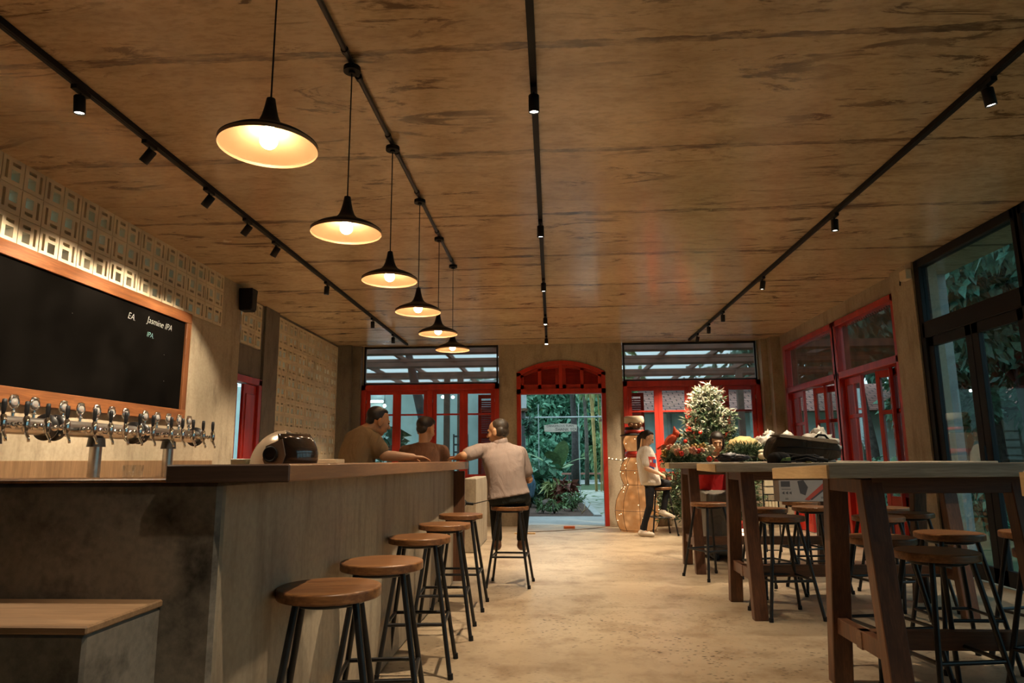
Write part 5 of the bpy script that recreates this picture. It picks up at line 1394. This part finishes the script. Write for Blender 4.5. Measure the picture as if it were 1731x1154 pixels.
# cardinal ornament
m_bird = simple('red bird felt', (.85, .11, .035), .75, var=.15, scale=12); m_birddark = simple('black bird mask', (.02, .015, .012), .6)
bd = thing('bird_ornament', 'red cardinal bird ornament perched on the wreath', 'ornament', (1.30, 7.66, 1.265))
part('body', m_bird, bd, lambda m: (m.ball((0, 0, .09), (.088, .052, .052), 18, 12, Matrix.Rotation(-.75, 3, 'Y')), m.ball((.062, 0, .155), (.042, .040, .042), 16, 10)))
part('tail', m_bird, bd, lambda m: m.hexa([(-.15, -.012, -.015), (-.14, .012, -.015), (-.04, .03, .05), (-.05, -.03, .05)], [(-.16, -.02, .0), (-.155, .02, .0), (-.05, .03, .065), (-.05, -.03, .065)]))
part('crest', m_bird, bd, lambda m: m.cyl((.055, 0, .165), (.040, 0, .245), .034, .002, n=12))
part('mask', m_birddark, bd, lambda m: m.ball((.094, 0, .142), (.018, .030, .026), 12, 8))
part('beak', simple('orange beak', (.60, .22, .03), .5), bd, lambda m: m.cyl((.10, 0, .145), (.135, 0, .138), .014, .002, n=8))
part('wing', m_bird, bd, lambda m: [m.ball((-.01, s * .048, .085), (.075, .012, .034), 14, 8, Matrix.Rotation(-.7, 3, 'Y')) for s in (-1, 1)])
part('perch_wire', m_blackmet, bd, lambda m: [m.cyl((.0, s * .015, -.07), (.0, s * .015, .05), .003, n=6) for s in (-1, 1)])

# ================================================================== things on the tall tables
def crumple(name, mats, parent, c, r, seed, amp=.35, scale=2.2, sub=4, voxel=None, flat=True):
    """creased soft bag shape"""
    bm = bmesh.new(); bmesh.ops.create_icosphere(bm, subdivisions=sub, radius=1)
    from mathutils import noise as nz
    for v in bm.verts:
        p = v.co.copy(); d = nz.ridged_multi_fractal(p * scale + Vector((seed, 0, 0)), 1.0, 2.0, 3, 1.0, 2.0) - 1.0
        p *= 1 + amp * .45 * d + .12 * nz.noise(p * 5 + Vector((0, seed, 0)))
        q = Vector((p.x * r[0], p.y * r[1], p.z * r[2]))
        if flat and q.z < -.82 * r[2]: q.z = -.82 * r[2]
        v.co = q + Vector(c) + Vector((0, 0, .82 * r[2]))
    me = bpy.data.meshes.new(name); bm.to_mesh(me); bm.free()
    me.materials.append(mats); me.polygons.foreach_set('use_smooth', [True] * len(me.polygons))
    return link(bpy.data.objects.new(name, me), parent)
m_plastic = N('white plastic film'); m_plastic.bsdf((.72, .66, .58), .35, 0, None, .5, Transmission_Weight=.35, Subsurface_Weight=0.0); m_plastic = m_plastic.m
m_sack = simple('yellow fabric', (.50, .38, .16), .85, var=.2, scale=9, bump=.4, bscale=60)
TOP = 1.114
t = thing('fabric_bundle', 'yellow fabric bundle heaped on the far tall table', 'fabric', (2.16, 7.88, TOP)); crumple('bundle', m_sack, t, (0, 0, .0), (.21, .16, .15), 1)
t = thing('garland', 'dark green tinsel garland coiled on the far tall table', 'garland', (2.10, 7.60, TOP))
r = np.random.default_rng(9); C, Dn = blob(r, 260, (0, 0, .075), (.21, .15, .085), .2); tufts('foliage', t, C, Dn, 10, 18, .06, .004)
part('wire', m_blackmet, t, lambda m: m.torus((0, 0, .05), .14, .01, 24, 6))
for i, (x, rr, lab) in enumerate(((2.40, (.17, .15, .16), 'crumpled white plastic bag beside the yellow fabric'), (2.66, (.16, .14, .15), 'crumpled white plastic bag above the small basket'))):
    t = thing('plastic_bag', lab, 'plastic bag', (x, 7.88, TOP), 0, 'white plastic bags'); crumple('bag_body', m_plastic, t, (0, 0, .0), rr, 4 + i, .8, 2.8)
    crumple('bag_knot', m_plastic, t, (.02 - .05 * i, 0, rr[2] * 1.45), (.06, .05, .06), 40 + i, 1.1, 3.0, 3)
t = thing('flower_bunch', 'bunch of pink and cream cloth flowers on the far tall table', 'flowers', (2.36, 7.42, TOP)); rr_ = random.Random(2)
for k in range(14): part('flower', (m_pink, m_cream, m_pink)[k % 3], t, lambda m: m.ball((rr_.uniform(-.17, .18), rr_.uniform(-.08, .08), rr_.uniform(.03, .12)), (.045, .04, .035), 10, 7))
t = thing('basket', 'small woven basket at the right end of the far table goods', 'basket', (2.64, 7.45, TOP))
part('basket_body', simple('tan wicker', (.36, .24, .12), .8, var=.35, scale=30, bump=.6, bscale=80), t, lambda m: m.lathe([(.001, 0), (.085, 0), (.105, .13), (.098, .13), (.08, .01), (.001, .01)], n=20))
for k in range(5): part('basket_hoop', simple('dark wicker', (.20, .12, .06), .8), t, lambda m, k=k: m.torus((0, 0, .02 + k * .026), .087 + k * .004, .005, 24, 6))
t = thing('glove_pile', 'black gloves piled at the near edge of the far tall table', 'gloves', (1.86, 7.30, TOP)); crumple('glove', simple('black leather glove', (.022, .018, .020), .5), t, (-.02, 0, .0), (.13, .07, .05), 8, .7, 2.0); crumple('glove', simple('dark grey glove', (.035, .03, .034), .6), t, (.07, -.03, .02), (.10, .05, .03), 9, .7, 2.0)
m_bag = cloth('dark brown backpack fabric', (.060, .046, .034)); m_bagflap = cloth('top-lit backpack flap', (.10, .075, .052)); m_strap = cloth('black strap', (.018, .016, .016))  # flap lighter than the bag: light from above is put into its colour
bp = thing('backpack', 'dark backpack lying on its back on the middle tall table', 'backpack', (1.985, 5.62, TOP))
def bag(m):
    pr = [(-.27, .02), (-.30, .06), (-.27, .15), (-.24, .205), (-.20, .215), (.0, .20), (.22, .165), (.26, .13), (.275, .06), (.25, .0), (-.2, .0)]
    n = len(pr); sl = [(-.16, .84), (-.13, .97), (0, 1.0), (.13, .97), (.16, .84)]
    vs = [((x) * k, y, .11 + (z - .11) * k) for y, k in sl for x, z in pr]
    m.add(vs, [(j * n + i, j * n + (i + 1) % n, (j + 1) * n + (i + 1) % n, (j + 1) * n + i) for j in range(4) for i in range(n)] + [tuple(range(n))[::-1], tuple(range(4 * n, 5 * n))], True)
o = part('bag_body', m_bag, bp, bag); sb = o.modifiers.new('round', 'SUBSURF'); sb.levels = 1; sb.render_levels = 1
o = part('flap', m_bagflap, bp, lambda m: m.hexa([(-.225, -.165, .195), (.235, -.165, .135), (.24, .12, .15), (-.22, .12, .215)], [(-.22, -.13, .222), (.22, -.13, .175), (.23, .1, .178), (-.21, .1, .226)])); o.modifiers.new('round', 'BEVEL').width = .012
part('zip', m_black, bp, lambda m: m.tube([(-.25, -.158, .12), (-.1, -.166, .12), (.1, -.166, .105), (.24, -.155, .09)], .004, 6))
part('grab_handle', m_strap, bp, lambda m: m.tube([(.08, -.06, .188), (.11, -.06, .215), (.16, -.06, .21), (.19, -.06, .172)], .009, 8))
st = part('shoulder_strap', m_strap, bp, lambda m: (m.tube([(-.24, -.15, .05), (-.20, -.23, .06), (-.10, -.25, .045), (.0, -.24, .05), (.06, -.19, .03)], .016, 8)))
part('buckle', simple('grey plastic buckle', (.10, .10, .10), .4), st, lambda m: (m.box(.045, .075, -.225, -.195, .0, .045), m.box(-.13, -.10, -.275, -.245, .03, .05)), .003)
t = thing('cap', 'black cap with green patch lying in front of the backpack', 'cap', (1.72, 5.38, TOP))
part('crown', m_strap, t, lambda m: m.lathe([(.085, .0), (.088, .03), (.075, .062), (.04, .08), (.001, .083)], n=24)); part('peak', m_strap, t, lambda m: m.hexa([(.02, -.17, .006), (.12, -.14, .006), (.09, -.03, .012), (-.03, -.07, .012)], [(.02, -.17, .012), (.12, -.14, .012), (.09, -.03, .018), (-.03, -.07, .018)]))
part('patch', simple('green patch', (.27, .34, .09), .8), t, lambda m: m.hexa([(-.02, -.092, .008), (.06, -.085, .008), (.055, -.08, .012), (-.02, -.086, .012)], [(-.0, -.088, .034), (.06, -.078, .040), (.055, -.074, .042), (.0, -.082, .036)]))
t = thing('camera_strap', 'crumpled dark strap lying between the cap and the backpack', 'strap', (1.86, 5.32, TOP))
part('webbing', m_strap, t, lambda m: (m.tube([(-.10, 0, .014), (-.04, .03, .04), (.04, -.02, .05), (.12, .02, .03), (.2, .0, .014)], .014, 8), m.tube([(-.05, -.04, .014), (.03, -.05, .03), (.1, -.04, .014)], .012, 8)))
part('clip', m_gold, t, lambda m: m.box(.02, .06, -.06, -.03, .0, .012), .003)
t = thing('clear_bag', 'thin clear plastic bag behind the right end of the backpack', 'plastic bag', (2.20, 5.88, TOP)); crumple('bag_body', m_plastic, t, (0, 0, .0), (.17, .10, .135), 14, .8, 2.6); crumple('bag_knot', m_plastic, t, (.02, 0, .20), (.05, .04, .05), 44, 1.1, 3.0, 3)

# ================================================================== goods under and behind the tables
m_boxgrey = simple('printed grey card', (.30, .28, .27), .6, var=.06); m_print = simple('dark print', (.06, .055, .06), .6); m_printred = simple('red print', (.36, .06, .04), .6)
t = thing('tool_box', 'grey printed power tool carton standing on a stool', 'carton', (2.49, 7.24, STOOL_Z + .001))
part('carton', m_boxgrey, t, lambda m: m.box(-.225, .235, -.09, .09, 0, .215), .002)
part('printed_panel', m_print, t, lambda m: m.box(-.205, -.115, -.0915, -.090, .145, .20))
part('printed_tool', m_print, t, lambda m: (m.prism([(-.04, .20), (.02, .21), (.06, .14), (.03, .06), (-.02, .08)], -.0915, -.090), m.prism([(.03, .03), (.20, .15), (.22, .11), (.09, .015)], -.0915, -.090)))
part('printed_stripe', m_printred, t, lambda m: m.prism([(.02, .02), (.20, .17), (.23, .20), (.23, .14), (.06, .01)], -.0925, -.0905))
part('printed_arrows', m_print, t, lambda m: [m.prism([(x, .085), (x + .025, .10), (x + .025, .07)], -.0915, -.090) for x in (-.2, -.165, -.13)])
part('printed_lines', m_print, t, lambda m: [m.box(a, b, -.0915, -.090, z, z + .005) for a, b, z in ((.18, .225, .04), (.18, .225, .03), (-.17, -.14, .03), (-.17, -.14, .02), (-.2, -.11, .12))])
t = thing('card_rack', 'black wire rack of cream cards behind the tall tables', 'rack', (2.74, 9.0, 0))
part('rack_frame', m_blackmet, t, lambda m: (m.beam((-.09, 0, 0), (-.09, 0, .90), .014, .014), m.beam((.09, 0, 0), (.09, 0, .90), .014, .014), [m.beam((-.09, 0, z), (.09, 0, z), .012, .012) for z in (.02, .48, .62, .70, .80, .895)]))
for z, w in ((.71, .14), (.805, .14)): part('card', m_cream, t, lambda m, z=z, w=w: m.box(-w / 2, w / 2, -.02, -.012, z, z + .075))
for x in (-.06, -.02, .02, .06): part('booklet', m_cream, t, lambda m, x=x: m.box(x - .013, x + .013, -.03, .01, .49, .615))
t = thing('lantern', 'small red house-shaped lantern on the floor behind the tables', 'lantern', (2.62, 9.9, 0))
part('house', m_red, t, lambda m: m.prism([(-.09, 0), (.09, 0), (.09, .22), (0, .30), (-.09, .22)], -.07, .07))
part('lit_window', emit('lit lantern window', (1, .8, .5), 2.5), t, lambda m: [m.box(x, x + .03, -.074, -.069, z, z + .04) for x in (-.045, .012) for z in (.06, .11, .16)])
t = thing('extension_cord', 'thin extension cord with orange reel end on the floor by the doorway', 'cord', (0, 0, 0))
part('cable', simple('grey cable', (.20, .15, .10), .6), t, lambda m: m.tube([(-.55, 11.35, .006), (.0, 11.55, .006), (.35, 11.75, .006), (.7, 12.0, .006), (.93, 12.28, .006), (1.15, 12.3, .006)], .006, 6))
part('socket_block', simple('orange plastic', (.55, .13, .04), .5), t, lambda m: m.box(.17, .36, 11.95, 12.02, .0, .045), .006)
t = thing('floor_mat', 'narrow yellow timber strip on the floor near the doorway', 'strip', (-.42, 11.15, 0)); part('strip_board', m_endgrain, t, lambda m: m.box(-.2, .13, -.03, .04, 0, .02), .003)
t = thing('garden_stake', 'slim wooden stake at the corner of the garden bed carrying the blue jacket', 'stake', (-.54, 14.95, 0)); part('stake_pole', m_bark, t, lambda m: m.cyl((0, 0, -.02), (0, 0, .95), .018, .014, n=10))
t = thing('denim_jacket', 'blue denim jacket hung on a stake beyond the seated man', 'jacket', (-.54, 14.95, .36)); crumple('jacket_body', cloth('blue denim', (.10, .19, .27)), t, (0, 0, .0), (.15, .11, .30), 21, .5, 1.6); crumple('jacket_lining', cloth('pale pink lining', (.45, .32, .30)), t, (.02, -.05, .46), (.09, .06, .09), 22, .5, 1.6)
t = thing('string_lights', 'warm fairy lights strung from the door frame to the snowman', 'string lights', (0, 0, 0))
part('cable', m_blackmet, t, lambda m: m.tube([(.985, 12.37, 1.16), (1.10, 12.2, 1.14), (1.2, 11.9, 1.13), (1.24, 11.75, 1.15)], .005, 6)); o = part('fairy_lights', m_fairy, t, lambda m: [m.ball(p, .010, 8, 6) for p in ((1.0, 12.35, 1.175), (1.05, 12.26, 1.16), (1.11, 12.17, 1.155), (1.17, 12.0, 1.14), (1.22, 11.8, 1.155))]); o['kind'] = 'stuff'
